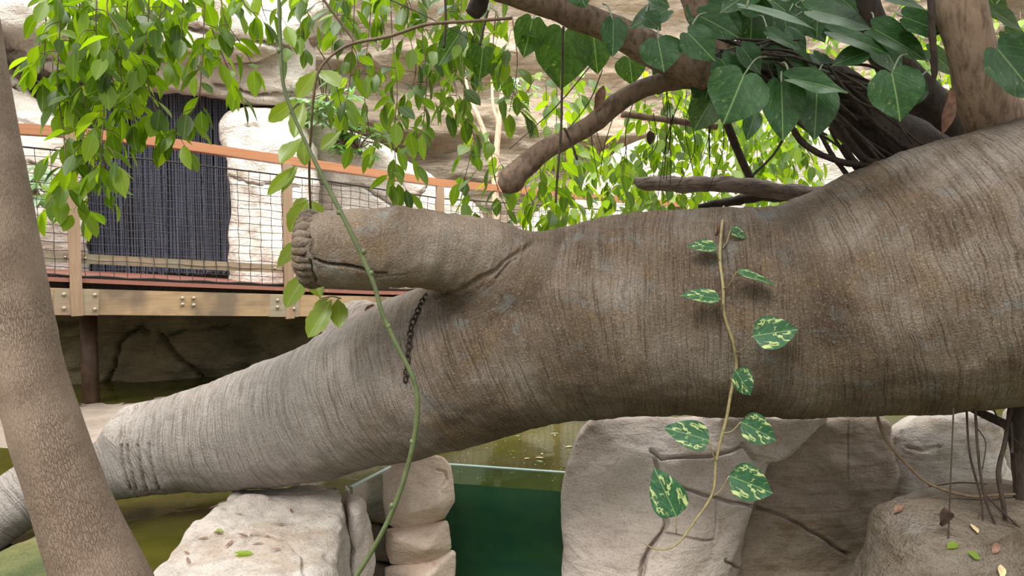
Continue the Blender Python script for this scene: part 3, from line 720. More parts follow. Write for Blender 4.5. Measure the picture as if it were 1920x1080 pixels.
for (x0, x1) in ((-60, 131), (131, 535), (535, 820), (820, 1040), (1040, 1300)):
    mb = MB(); a = BP(x0+4, itp(kick, x0)+1, .03); b = BP(x1-4, itp(kick, x1)+1, .03)
    mb.beam(a-np.array([0, 0, .036]), b-np.array([0, 0, .036]), .02, .036); mb.build('lower_rail', KICKW, bridge, smooth=False)
for x0, x1, yb in ((129, 137, 593), (533, 537, 598), (820, 820, 600), (1041, 1041, 590)):
    mb = MB(); t = BP(x0, itp(rail_y, x0)+14); b = BP(x1, yb); b = np.array([t[0], t[1], b[2]]); t = t+BN*.045; b = b+BN*.045
    mb.beam(b, t, .038, .022, up=BN); po = mb.build('post', POSTW, bridge, smooth=False)
# net: vertical and horizontal cords
S0, S1 = -60, 1300; mb = MB(); nn = 86; xs = []
Dl = np.linspace(0, 1, nn)
pa = BP(S0, 300); pb = BP(S1, 300); Lb = np.linalg.norm((pb-pa)[:2])
def at_s(u):
    p = pa+(pb-pa)*u; q = proj(p[None])[0]; return q[0], p
rows = 15; grid = []
for i in range(nn+1):
    x, p = at_s(i/nn); zt = BP(x, itp(net_t, x))[2]; zb = BP(x, itp(deck, x)-4)[2]
    p = p+BN*.035; wob = .006*math.sin(i*1.7)
    grid.append([np.array([p[0]+.004*math.sin(j*2.1+i), p[1], zt+(zb-zt)*j/rows+wob*math.sin(j*.9)]) for j in range(rows+1)])
for i in range(nn+1): mb.tube(grid[i], .0030, 3, False, cap=False)
for j in range(rows+1): mb.tube([grid[i][j] for i in range(nn+1)], .0030 if j not in (0, rows) else .008, 3, False, cap=False)
mb.build('netting', NET, bridge)
# deck boards running across, with a scalloped front strip
def mat_deck():
    m = M('red_brown_decking'); p = m.pos(); d = m.n('ShaderNodeVectorMath', {'operation': 'DOT_PRODUCT'}, i0=p, i1=tuple(BDIR))
    wv = m.math('SINE', m.math('MULTIPLY', d.outputs['Value'], 130.0)); n = m.noise(p, 18, 4)
    nz_ = m.math('ABSOLUTE', m.n('ShaderNodeSeparateXYZ', None, i0=m.n('ShaderNodeNewGeometry').outputs['True Normal']).outputs['Z']); fr = m.math('SUBTRACT', 1.0, nz_)
    wv = m.math('MAXIMUM', wv, fr); c = m.mix(m.ramp(wv, [(.1, 0), (.5, 1)]), (.13, .045, .03), (.30, .12, .085)); c = m.mix(m.ramp(n, [(.6, 0), (.7, .3)]), c, (.5, .35, .3))
    return m.done(m.bsdf(c, .6, m.bump(wv, .6, .004)))
mb = MB(); xs_ = [-60, 80, 300, 540, 700, 830, 1060, 1300]
back_ = 3.0; nb = 60
for i in range(len(xs_)-1):
    a0 = BP(xs_[i], itp(deck, xs_[i])); a1 = BP(xs_[i+1], itp(deck, xs_[i+1])); b0 = a0-BN*back_; b1 = a1-BN*back_
    th = np.array([0, 0, .03]); mb.add([a0, a1, b1, b0, a0-th, a1-th, b1-th, b0-th], [(0, 1, 2, 3), (7, 6, 5, 4), (0, 4, 5, 1), (2, 6, 7, 3), (0, 3, 7, 4), (1, 5, 6, 2)])
mb.build('deck', mat_deck(), bridge, smooth=False)
mb = MB()
for i in range(len(xs_)-1):
    a = BP(xs_[i], itp(fas, xs_[i])); b = BP(xs_[i+1], itp(fas, xs_[i+1])); h_ = .19
    a = a-np.array([0, 0, h_/2])-BN*.03; b = b-np.array([0, 0, h_/2])-BN*.03; mb.beam(a, b, .03, h_/2)
mb.build('side_beam', BEAMW, bridge, smooth=False)
mb = MB()
for i in range(len(xs_)-1):
    a = BP(xs_[i], (itp(fas, xs_[i])+itp(deck, xs_[i]))/2); b = BP(xs_[i+1], (itp(fas, xs_[i+1])+itp(deck, xs_[i+1]))/2)
    mb.beam(a-BN*.14, b-BN*.14, .06, .05)
mb.build('deck_joist', DBARK, bridge, smooth=False)
# steel plates and bolts on the beam
for xa, xb in ((100, 184), (505, 560)):
    mb = MB(); a = BP(xa, itp(fas, xa)+1); b = BP(xb, itp(fas, xb)+1); mb.beam(a-np.array([0, 0, .095]), b-np.array([0, 0, .095]), .006, .094); mb.build('joint_plate', KICKW, bridge, smooth=False)
for x, y in ((120, 552), (120, 578), (178, 553), (178, 580), (342, 559), (342, 571), (363, 559), (363, 572), (520, 563), (520, 576), (551, 565), (551, 579)):
    c = BP(x, y)+BN*.008; mb = MB(); mb.tube([c-BN*.01, c+BN*.004, c+BN*.008], [.014, .014, .009], 12, False); mb.build('bolt', STEEL, bridge)
for x, y in ((123, 482), (160, 484), (516, 503), (549, 506)):
    c = BP(x, y)+BN*.0; mb = MB(); mb.tube([c-BN*.01, c+BN*.005], [.008, .008], 10, False); mb.build('bolt', STEEL, bridge)
c0 = P(165, 585, 5.9); c1 = P(165, 768, 5.9); c1[:2] = c0[:2]
mb = MB(); mb.tube([c0, c1-np.array([0, 0, .1])], .062, 20, False); mb.build('support_pole', POLE, bridge)

# rope curtain in the doorway: countless cords
def mat_rope():
    m = M('black_blue_rope'); p = m.pos(); n = m.noise(m.mapv(p, (40, 40, 1.5)), 1.0, 3)
    tw = m.n('ShaderNodeTexWave', {'bands_direction': 'Z'}, Vector=p, Scale=9.0, Distortion=4.0, Detail=2)
    c = m.ramp(n, [(.3, (.035, .038, .055)), (.7, (.12, .13, .18))]); c = m.mix(m.math('MULTIPLY', tw.outputs[0], .5), c, (.012, .013, .02))
    return m.done(m.bsdf(c, .6))
mb = MB(); rng = random.Random(8)
DC = 8.35
for layer in range(2):
    for i in range(104):
        x = 160+i*2.6+rng.uniform(-.7, .7)+layer*1.3
        top = P(x, 140, DC+layer*.05); bot = P(x, 517, DC+layer*.05); bot[0] = top[0]+rng.uniform(-.012, .012); bot[1] = top[1]
        bot[2] += rng.uniform(0, .05)
        mid = (top+bot)/2+np.array([rng.uniform(-.012, .012), rng.uniform(-.02, .02), 0])
        mb.tube([top, mid, bot], .0068, 5, True, 0, 3, cap=False)
o = mb.build('rope_curtain', mat_rope()); tag(o, 'black rope curtain hanging in the cliff doorway behind the footbridge', 'curtain', kind='stuff')
# door recess
mb = MB(); mb.box(P(330, 330, 9.3), (1.3, 0, 0), (0, .15, 0), (0, 0, 1.6)); o = mb.build('door_recess', mat_rock('recess_rock', (.10, .085, .06), (.15, .125, .09), (.2, .17, .12)), smooth=False); tag(o, kind='structure'); o.name = 'door_1'

# ============================================================ GLASS
def mat_glass():
    m = M('green_tinted_glass'); b = m.n('ShaderNodeBsdfPrincipled', None, Roughness=.02, IOR=1.25); b.inputs['Base Color'].default_value = (.50, .74, .66, 1); b.inputs['Transmission Weight'].default_value = 1.0
    return m.done(b)
GL = mat_glass(); GE = mat_plain('glass_edge', (.45, .62, .62), .25, .1, 40)
for a, b, lab in ((g2, g3, 'thick green-tinted glass pane between the rock pillar and the large boulder'), (g0-(g1-g0)*.03, g1, 'short slanted glass pane left of the rock pillar')):
    d = b-a; d /= np.linalg.norm(d); nrm = np.array([d[1], -d[0], 0]); r = empty('glass_pane', (a+b)/2-np.array([0, 0, 1.1]), lab, 'glass pane')
    mb = MB(); mid = (a+b)/2; L = np.linalg.norm(b-a)/2+.03
    hgt = .36; mb.box(mid-np.array([0, 0, hgt+.004]), d*L, nrm*.009, np.array([0, 0, hgt])); mb.build('pane', GL, r, smooth=False)
    mb = MB(); mb.box(mid, d*L, nrm*.0095, np.array([0, 0, .003])); mb.build('polished_edge', GE, r, smooth=False)

# ============================================================ LEAVES
def leaf_template(kind='oval', ns=7):
    v = np.linspace(0, 1, ns)
    if kind == 'oval': wd = np.sin(PI*np.clip(v, 0, 1)**.9)**.85; wd[-1] = 0.0; wd[0] = .03
    elif kind == 'heart':
        v = np.linspace(0, 1, ns); wd = np.interp(v, [0, .05, .18, .35, .55, .75, .9, 1], [.70, .86, .98, 1.0, .87, .56, .24, 0])
    elif kind == 'ovate': wd = np.interp(v, [0, .03, .08, .16, .28, .42, .58, .74, .87, .95, 1], [.05, .42, .70, .90, 1.0, .99, .86, .62, .34, .14, 0])
    elif kind == 'serr': wd = np.sin(PI*v**1.25)**.8; wd[-1] = 0; wd[0] = .05
    return v, wd
def add_leaf(mb, base, d, nrm, L, W, kind='oval', fold=.25, curl=.15, ns=7, rng=random, nu=2, wave=0):
    d = np.asarray(d, float); d = d/np.linalg.norm(d); nrm = np.asarray(nrm, float); nrm = nrm-d*(nrm@d)
    q = np.linalg.norm(nrm); nrm = nrm/q if q > 1e-6 else np.cross(d, [1.0, .1, 0]); s = np.cross(d, nrm)
    v, wd = leaf_template(kind, ns); u = np.linspace(-1, 1, 2*nu+1); ph = rng.uniform(0, 6)
    uu, vv = np.meshgrid(u, v); ww = np.repeat(wd[:, None], len(u), 1)
    X = uu*ww*W/2; Y = vv*L.real*1.0
    if kind == 'heart': Y = Y-np.sin(PI*np.abs(uu)**.85)*.13*L*np.clip(1-vv/.30, 0, 1)
    if kind == 'serr': X = X*(1+.05*np.sin(vv*30)*(np.abs(uu) > .9))
    Z = fold*np.abs(X)-curl*L*vv**2
    if wave: Z = Z+wave*W*np.sin(vv*9+uu*2+ph)*np.abs(uu)
    pts = base+X[..., None]*s+Y[..., None]*d+Z[..., None]*nrm
    n0, m_ = uu.shape; F = [(i*m_+j, i*m_+j+1, (i+1)*m_+j+1, (i+1)*m_+j) for i in range(n0-1) for j in range(m_-1)]
    mb.add(pts.reshape(-1, 3), F, np.stack([uu.ravel()*.5*ww.ravel()+.5, vv.ravel()], 1))

def spray(name, label, pts, D, leafpx=46, mat=FIG, group='leafy fig twigs hanging from above', seed=0, step=20, side=True, cat='hanging twig', ratio=.44, reach=1.0, stemr=.0022, dz=.22, fill=1.0):
    """a hanging twig with drooping side twigs and leaves"""
    rng = random.Random(seed*7+3)
    W = [P(x, y, D+rng.uniform(-.04, .04)) for x, y in pts]; C = catmull(np.array(W), 6)
    ln = np.concatenate([[0], np.cumsum(np.linalg.norm(np.diff(C, axis=0), axis=1))]); Lm = leafpx/FPX*D; st = step/FPX*D
    root = empty(name, W[0], label, cat, group)
    ms = MB(); ml = MB(); ms.tube(W, [stemr*1.5]+[stemr]*(len(W)-2)+[stemr*.5], 5, True, 0, 5)
    def at(u): return np.array([np.interp(u, ln, C[:, j]) for j in range(3)])
    def leaf(b, az, droop, sc=1.0):
        L = Lm*rng.uniform(.75, 1.15)*sc; out_ = np.array([math.cos(az), math.sin(az), 0]); d = out_*math.cos(droop)+np.array([0, 0, -math.sin(droop)])
        n = np.array([-math.cos(az)*math.sin(droop), -math.sin(az)*math.sin(droop), -math.cos(droop)])*-1
        n = n+np.array([rng.uniform(-1, 1), rng.uniform(-1, 1), rng.uniform(-.4, .4)])*.7
        add_leaf(ml, b+d*L*.12, d, n, L, L*ratio*rng.uniform(.9, 1.15), 'oval', rng.uniform(.05, .4), rng.uniform(-.05, .25), 6, rng, 1)
    u = st*rng.random(); az = rng.uniform(0, 6)
    while u < ln[-1]:
        az += 2.4; b = at(u); fr = u/ln[-1]
        if side and rng.random() < .75*fill:
            Ls = Lm*rng.uniform(.9, 2.6)*(1-.45*fr)*reach; dirv = np.array([math.cos(az), math.sin(az)*.8, rng.uniform(-.3, .35)])
            tp = [b, b+dirv*Ls*.45+np.array([0, 0, -.08*Ls]), b+dirv*Ls*.8+np.array([0, 0, -.55*Ls])]
            ms.tube(tp, [stemr*.8, stemr*.6, stemr*.3], 4, True, 0, 3)
            k = max(2, int(Ls/Lm*2.2)); C2 = catmull(np.array(tp), 5)
            for j in range(k):
                q = C2[int((j+.6)/k*(len(C2)-1))]; leaf(q, az+(-1)**j*rng.uniform(.4, 1.2), rng.uniform(.3, 1.35))
            leaf(C2[-1], az, rng.uniform(.9, 1.5))
        else: leaf(b, az, rng.uniform(.4, 1.3))
        u += st*rng.uniform(.8, 1.3)
    leaf(at(ln[-1]), az, 1.4); leaf(at(ln[-1]*.99), az+1.5, 1.1)
    ms.build('stem', TWIG, root); ml.build('foliage', mat, root)
    return root

# left curtain of leaves, near
LG = 'leafy fig twigs in the left curtain of leaves'
left = [
 ([(88, -60), (86, 40), (82, 120), (78, 150)], 2.5, 'leafy twig at the far left end of the left leaf curtain'),
 ([(120, -60), (112, 60), (108, 160), (120, 260), (125, 330), (118, 372)], 2.4, 'long leafy twig crossing the handrail beside the first bridge post'),
 ([(150, -60), (150, 60), (160, 170), (150, 240), (178, 300), (160, 400)], 2.5, 'leafy twig with its tip hanging low over the netting near the first post'),
 ([(185, -60), (180, 50), (190, 150), (195, 210), (190, 290), (207, 325)], 2.35, 'leafy twig ending in a leaf tuft in front of the curtain\'s left edge'),
 ([(215, -60), (212, 60), (205, 150), (215, 230)], 2.6, None),
 ([(245, -60), (235, 50), (225, 130), (245, 200), (255, 235)], 2.45, None),
 ([(140, -60), (150, 10), (170, 90), (135, 200)], 2.6, None),
 ([(170, -60), (185, 20), (215, 90), (185, 180)], 2.7, None),
 ([(280, -60), (278, 40), (270, 120), (290, 200), (305, 245), (318, 255)], 2.4, 'leafy twig ending in a splayed tuft above the handrail'),
 ([(310, -60), (300, 30), (290, 90), (270, 150)], 2.6, None),
 ([(345, -60), (342, 30), (340, 70)], 2.5, None),
 ([(385, -60), (382, 60), (378, 130), (372, 185), (352, 225)], 2.5, 'thin twig with grey-green leaves hanging in front of the rope curtain'),
 ([(410, -60), (420, 30), (450, 80), (475, 125)], 2.6, 'leafy twig slanting right above the curtain doorway'),
 ([(370, -60), (385, 10), (400, 60), (420, 110), (440, 160)], 2.7, None),
 ([(450, -60), (455, 0), (480, 30)], 2.5, None),
 ([(100, -60), (102, 20), (98, 90), (100, 150)], 2.75, None),
 ([(230, -60), (200, 10), (225, 70), (200, 130)], 2.3, None),
 ([(265, -60), (255, 20), (240, 90), (230, 160)], 2.8, None),
 ([(325, -60), (330, 0), (318, 60), (330, 110)], 2.8, None),
 ([(500, -60), (490, 0), (500, 40)], 2.6, None),
]
lleft = ['leafy twig draped over the left edge of the doorway, ending above the handrail', 'leafy twig ending just above the handrail left of the splayed tuft', 'leafy twig in the densest part of the left leaf curtain, ending over the first post',
 'rearmost leafy twig in the densest part, ending at the doorway\'s left top corner', 'leafy twig hanging over the doorway\'s upper left, ending above the splayed tuft', 'short leafy twig hanging against the pale overhang above the doorway', 'leafy twig hanging down at the doorway\'s upper right corner',
 'short leafy twig at the top edge over the overhang, left of the green stem', 'shaded leafy twig second from the left end of the left leaf curtain', 'nearest leafy twig at the top of the dense left leaf curtain', 'background leafy twig slanting left in the dense left leaf curtain', 'short background leafy twig above the doorway\'s middle', 'short leafy twig touching the green stem at the top edge']
for i, (pts, D, lab) in enumerate(left):
    lab = lab or lleft.pop(0)
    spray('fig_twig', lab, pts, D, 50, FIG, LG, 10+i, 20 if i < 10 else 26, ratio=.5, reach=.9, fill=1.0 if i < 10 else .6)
# middle curtain
MG = 'leafy fig twigs in the middle curtain of leaves'
rng = random.Random(77)
mid = [([(560, -60), (562, 30), (572, 90)], 'leafy twig right of the long green stem at the top'), ([(640, -60), (632, 20), (640, 70)], None), ([(668, -60), (662, 60), (655, 160), (645, 200)], None),
 ([(700, -60), (692, 60), (682, 150), (690, 230), (700, 270)], None), ([(730, -60), (735, 60), (745, 170), (738, 250), (742, 310), (735, 345)], 'leafy twig hanging lowest over the sloping ledge'),
 ([(760, -60), (765, 50), (780, 130), (760, 200)], None), ([(795, -60), (792, 60), (800, 140), (795, 220), (792, 245)], None), ([(830, -60), (838, 40), (845, 120), (860, 200)], None),
 ([(870, -60), (862, 60), (870, 150), (868, 230)], None), ([(905, -60), (895, 60), (890, 130)], None), ([(930, 20), (925, 100), (940, 180)], None), ([(610, -60), (605, 0), (615, 40)], None), ([(960, 30), (970, 120), (955, 210)], None)]
lmid = ['leafy twig hanging where the arching stem forks', 'leafy twig hanging in front of the pale-leaved shrub', 'long leafy twig hanging down to the dark shrub', 'leafy twig hanging above the top of the sloping ledge', 'leafy twig hanging in front of the layered cliff beside the lowest twig', 'leafy twig hanging left of the slim pink-barked sapling', 'leafy twig hanging over the leaning branch of the sapling', 'short leafy twig hanging left of the broken stub',
 'leafy twig hanging below the broken stub over the sapling top', 'short leafy twig at the top edge between the green stem and the arching stem', 'leafy twig hanging left of the pale-striped leaf']
for i, (pts, lab) in enumerate(mid):
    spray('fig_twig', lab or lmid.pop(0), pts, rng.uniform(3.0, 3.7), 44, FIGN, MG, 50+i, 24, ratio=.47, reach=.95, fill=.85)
low_ = [([(890, 230), (880, 300), (868, 350), (872, 375)], 'leafy sprig hanging in front of the handrail near the middle'), ([(920, 250), (925, 320), (940, 370), (960, 410)], 'leafy sprig hanging down beside the knobbly branch end'),
 ([(960, 300), (985, 350), (990, 400)], None), ([(1010, 270), (1015, 340), (1030, 410)], None), ([(1060, 250), (1060, 340), (1065, 400)], None)]
for i, (pts, lab) in enumerate(low_):
    spray('fig_twig', lab or 'one of the small-leaved sprigs below the bent branch, over the dip in the trunk', pts, rng.uniform(3.6, 4.2), 40, FIGN if i < 2 else FIG, 'sprigs below the bent branch', 70+i, 20, ratio=.5, reach=.8)
# background foliage between the bent branch and the log
def behind_label(x):
    for lim, t in ((1075, 'sunlit small-leaved twig hanging behind the left half of the bent branch'), (1130, 'sunlit twig hanging behind the thin straight black root'), (1190, 'sunlit twig hanging left of the weathered log tip'), (1250, 'sunlit twig hanging just above the tip of the weathered log'),
                   (1310, 'sunlit twig hanging below the pale thin twig, above the log'), (1370, 'sunlit twig hanging beside the dark prop stick, on its left'), (1430, 'sunlit twig hanging beside the dark prop stick, on its right'), (1490, 'sunlit twig hanging below the mottled pair of leaves'), (9999, 'sunlit twig hanging behind the dark aerial roots above the log')):
        if x < lim: return t
for i in range(24):
    x = 1030+i*21+rng.uniform(-10, 10); D = rng.uniform(4.3, 6.0); y0 = rng.uniform(120, 220); y1 = rng.uniform(330, 420)
    if 1090 < x < 1190: y0 = 260
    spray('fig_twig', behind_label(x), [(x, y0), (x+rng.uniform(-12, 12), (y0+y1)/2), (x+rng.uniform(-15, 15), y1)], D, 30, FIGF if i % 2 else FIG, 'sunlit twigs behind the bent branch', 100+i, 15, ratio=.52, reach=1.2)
for i in range(13):
    x = 1440+i*40+rng.uniform(-10, 10); D = rng.uniform(5.5, 7.0); y0 = rng.uniform(-60, 40)
    spray('fig_twig', 'one of the far bright twigs glimpsed between the broad leaves at the upper right', [(x, y0), (x+rng.uniform(-12, 12), 150), (x+rng.uniform(-15, 15), rng.uniform(240, 340))], D, 27, FIGF, 'far bright twigs at the upper right', 140+i, 17, ratio=.52, reach=1.3)

# shrub on the ledge
def shrub(name, label, c, rx, ry, n, leafL, mat, seed, ratio=.35):
    rng = random.Random(seed); root = empty(name, P(*c), label, 'shrub'); ml = MB(); ms = MB(); D = c[2]
    base = P(c[0], c[1]+ry*.6, D+.2)
    for i in range(n):
        a = rng.uniform(0, 2*PI); r = math.sqrt(rng.random()); p = P(c[0]+rx*r*math.cos(a), c[1]+ry*r*math.sin(a), D+rng.uniform(-.3, .3))
        ms.tube([base, (base+p)/2+np.array([0, 0, .06]), p], .006, 4, True, 0, 3)
        k = rng.randint(6, 8); ph = rng.uniform(0, 6)
        for j in range(k):
            az = ph+j*2*PI/k; d = np.array([math.cos(az), math.sin(az), rng.uniform(-.5, .1)]); L = leafL*rng.uniform(.7, 1.15)
            add_leaf(ml, p+d*.02, d, (0, -.3, 1), L, L*ratio, 'oval', .15, .2, 6, rng, 1)
    ms.build('stem', TWIG, root); ml.build('foliage', mat, root)
shrub('shrub', 'shrub with pale bluish whorled leaves on the ledge behind the handrail', (610, 185, 8.0), 62, 55, 26, .19, SHRUB, 1)
shrub('shrub', 'dark green shrub at the foot of the pale-leaved shrub on the ledge', (670, 262, 8.1), 45, 32, 24, .15, SHRUBD, 2)
shrub('shrub', 'small pale shrub behind the netting at the left edge of the bridge', (62, 345, 7.2), 24, 40, 14, .16, SHRUB, 3)
shrub('shrub', 'pale leafy shrub on the layered cliff left of the round hanging leaves', (980, 180, 9.6), 50, 45, 14, .18, SHRUB, 5)

# slim pink-barked tree in front of the layered cliff
r = empty('sapling', P(935, 420, 8.6), 'slim pink-barked young tree against the layered cliff', 'tree')
for k_, pts in enumerate(([(932, 430, 9), (928, 330, 8), (936, 230, 7), (942, 170, 5), (950, 100, 3)], [(930, 330, 7), (905, 240, 6), (880, 180, 4), (870, 130, 3)], [(938, 240, 5), (925, 200, 4), (922, 150, 2.5)], [(885, 260, 6), (850, 210, 8), (830, 170, 6)])):
    mb = MB(); mb.tube([P(x, y, 8.6) for x, y, w_ in pts], [w_*.8/FPX*8.6 for x, y, w_ in pts], 8, True, .15, 5, k_); mb.build('trunk' if k_ == 0 else 'branch', FAINT, r)

# ============================================================ BRANCHES OF THE FIG
def branch(name, label, lst, mat=BARK, cat='branch', seg=18, rough=.14, group=None, parent=None, seed=0, sub=8):
    pts = [P(x, y, D) for x, y, w_, D in lst]; rad = [w_/2/FPX*D for x, y, w_, D in lst]
    mb = MB(); mb.tube(pts, rad, seg, True, rough, sub, seed); o = mb.build(name, mat, parent)
    if parent is None: tag(o, label, cat, group)
    return o
figtree = empty('fig_tree', P(1850, 260, 2.85), 'brown fig tree growing up from the top of the fallen trunk at the upper right', 'tree')
branch('trunk', None, [(1885, 262, 120, 2.8), (1862, 215, 104, 2.75), (1838, 150, 92, 2.72), (1818, 80, 84, 2.7), (1800, 10, 86, 2.7), (1790, -80, 90, 2.7)], BARK2, parent=figtree, seg=28, rough=.06, seed=1)
branch('dark_stem', None, [(1760, 330, 130, 3.05), (1690, 285, 125, 3.0), (1620, 225, 110, 2.98), (1560, 165, 90, 2.95), (1480, 130, 72, 2.9), (1400, 125, 66, 2.85), (1320, 128, 62, 2.8)], DBARK, parent=figtree, seg=24, seed=2)
branch('dark_stem', None, [(1820, 300, 100, 3.3), (1760, 220, 80, 3.2), (1690, 140, 70, 3.15), (1640, 60, 60, 3.1), (1600, -60, 55, 3.1)], DBARK, parent=figtree, seg=20, seed=3)
branch('limb', None, [(1330, 138, 66, 2.8), (1270, 115, 64, 2.78), (1200, 82, 60, 2.76), (1120, 45, 52, 2.75), (1040, 15, 48, 2.74), (960, -12, 45, 2.73), (860, -50, 42, 2.7)], BARK, parent=figtree, seed=4)
branch('bent_branch', None, [(1330, 138, 52, 2.82), (1270, 148, 40, 2.85), (1215, 162, 37, 2.88), (1160, 192, 36, 2.9), (1110, 232, 38, 2.92), (1060, 262, 36, 2.95), (1010, 290, 40, 2.98), (975, 318, 44, 3.0), (955, 342, 46, 3.0), (938, 352, 22, 3.0)], BARK, parent=figtree, seed=5)
branch('limb', None, [(1360, 120, 50, 2.85), (1330, 60, 48, 2.85), (1300, 0, 46, 2.85), (1280, -60, 44, 2.85)], BARK, parent=figtree, seed=6)
branch('twig', None, [(1165, 214, 13, 3.1), (1230, 222, 12, 3.1), (1300, 232, 13, 3.1), (1345, 238, 12, 3.1)], BARK2, parent=figtree, seed=7, seg=10)
branch('broken_stub', None, [(905, -20, 34, 2.8), (895, 12, 34, 2.8), (885, 28, 30, 2.8)], DBARK, parent=figtree, seed=8)
log = branch('log', 'weathered grey-brown log lying behind the trunk top, pointing left', [(1190, 338, 14, 3.5), (1215, 344, 26, 3.48), (1280, 346, 30, 3.45), (1350, 346, 30, 3.4), (1420, 352, 32, 3.35), (1490, 362, 30, 3.3), (1560, 366, 30, 3.2), (1600, 372, 24, 3.1)], LOGM, 'log', 20, .22, seed=9)
branch('log', 'dark broken log end lying under the weathered log', [(1310, 388, 10, 3.5), (1360, 380, 18, 3.5), (1430, 368, 22, 3.5), (1480, 370, 18, 3.5)], DBARK, 'log', 14, .25, seed=10)
branch('prop_stick', 'dark straight stick leaning from the leaves down to the weathered log', [(1362, 228, 16, 3.35), (1382, 280, 15, 3.4), (1412, 345, 15, 3.42)], DBARK, 'stick', 12, .1, seed=11)
# aerial roots over the dark stem
rootlist = [[(1480, 228), (1500, 262), (1540, 290), (1590, 306), (1640, 312)], [(1535, 245), (1560, 290), (1590, 330)], [(1555, 240), (1580, 285), (1610, 325)], [(1580, 270), (1600, 300), (1620, 320)], [(1510, 130), (1580, 170), (1640, 230), (1700, 280)], [(1560, 150), (1620, 190), (1650, 250), (1690, 300)], [(1540, 190), (1600, 195), (1625, 230), (1680, 265), (1740, 285)], [(1600, 150), (1650, 200), (1700, 250), (1760, 270)], [(1350, 95), (1410, 105), (1450, 80), (1500, 110), (1540, 150)], [(1360, 105), (1400, 130), (1450, 120), (1490, 150)], [(1370, 80), (1420, 90), (1470, 130), (1520, 125)], [(1630, 230), (1660, 262), (1720, 300)], [(1560, 215), (1590, 260), (1625, 300), (1660, 305)]]
for i, l in enumerate(rootlist):
    D0 = 2.78+(i % 4)*.03
    branch('aerial_root', 'dark aerial root winding over the shaded stem left of the brown fig trunk', [(x, y, 12-(i % 3)*3, D0+.0003*(x-1500)) for x, y in l], DBARK, 'root', 8, .2, 'dark aerial roots on the shaded stem', seed=20+i, sub=6)
branch('aerial_root', 'pair of dark shaggy roots hanging just left of the brown fig trunk', [(1745, -40, 14, 2.6), (1748, 60, 13, 2.6), (1752, 120, 12, 2.6), (1750, 180, 5, 2.6)], DBARK, 'root', 10, .3, seed=40)
rng = random.Random(9)
for i in range(40):
    x0 = rng.uniform(1330, 1560); y0 = 95+(x0-1330)*.25+rng.uniform(-35, 45); x1 = x0+rng.uniform(60, 190); y1 = y0+rng.uniform(10, 150)*(1 if x1 > 1500 else .3); D = rng.uniform(2.66, 2.86)
    branch('aerial_root', 'one of the fine dark roots tangled over the shaded stem in the crown', [(x0, y0, 4, D), ((x0+x1)/2+rng.uniform(-25, 25), (y0+y1)/2+rng.uniform(-20, 20), 6, D), (x1, min(y1, 315), 4, D)], DBARK, 'root', 6, .2, 'fine dark roots tangled in the crown', seed=300+i, sub=6)
# thin straight hanging roots
for i, (l, lab) in enumerate((([(1056, 50), (1054, 150), (1052, 240), (1044, 345), (1042, 380)], 'thin black root hanging straight down across the bent branch'), ([(915, 20), (905, 60), (900, 85)], 'short dark root hanging beside the broken stub'), ([(835, -20), (835, 50), (832, 90)], 'brown root hanging at the top of the middle leaf curtain'), ([(1480, 240), (1450, 290), (1410, 330)], 'thin dark twig slanting above the log'), ([(1058, 240), (1072, 270), (1082, 300)], 'short dark root forking below the bent branch'))):
    branch('aerial_root', lab, [(x, y, 5, 2.7+.1*(i > 2)) for x, y in l], DBARK, 'root', 6, .2, seed=50+i)
rng = random.Random(5)
for i in range(15):
    x = 1100+rng.uniform(0, 260); y = rng.uniform(170, 230)
    branch('aerial_root', 'one of the hair-thin roots hanging below the bent branch', [(x, y, 1.8, 3.0), (x-rng.uniform(-8, 20), y+60, 1.6, 3.0), (x-rng.uniform(-5, 30), y+rng.uniform(100, 170), 1.2, 3.0)], DBARK, 'root', 4, 0, 'hair-thin roots below the bent branch', seed=60+i, sub=4)
for i, (x0, y0, x1, y1) in enumerate(((1130, 130, 1060, 250), (1110, 120, 955, 280), (640, -40, 905, 85), (590, 80, 640, 200))):
    branch('aerial_root', 'hair-thin twig slanting through the middle leaf curtain', [(x0, y0, 2, 2.9), ((x0+x1)/2+10, (y0+y1)/2, 2, 2.9), (x1, y1, 1.2, 2.9)], DBARK, 'root', 4, 0, 'hair-thin slanting twigs', seed=80+i, sub=4)

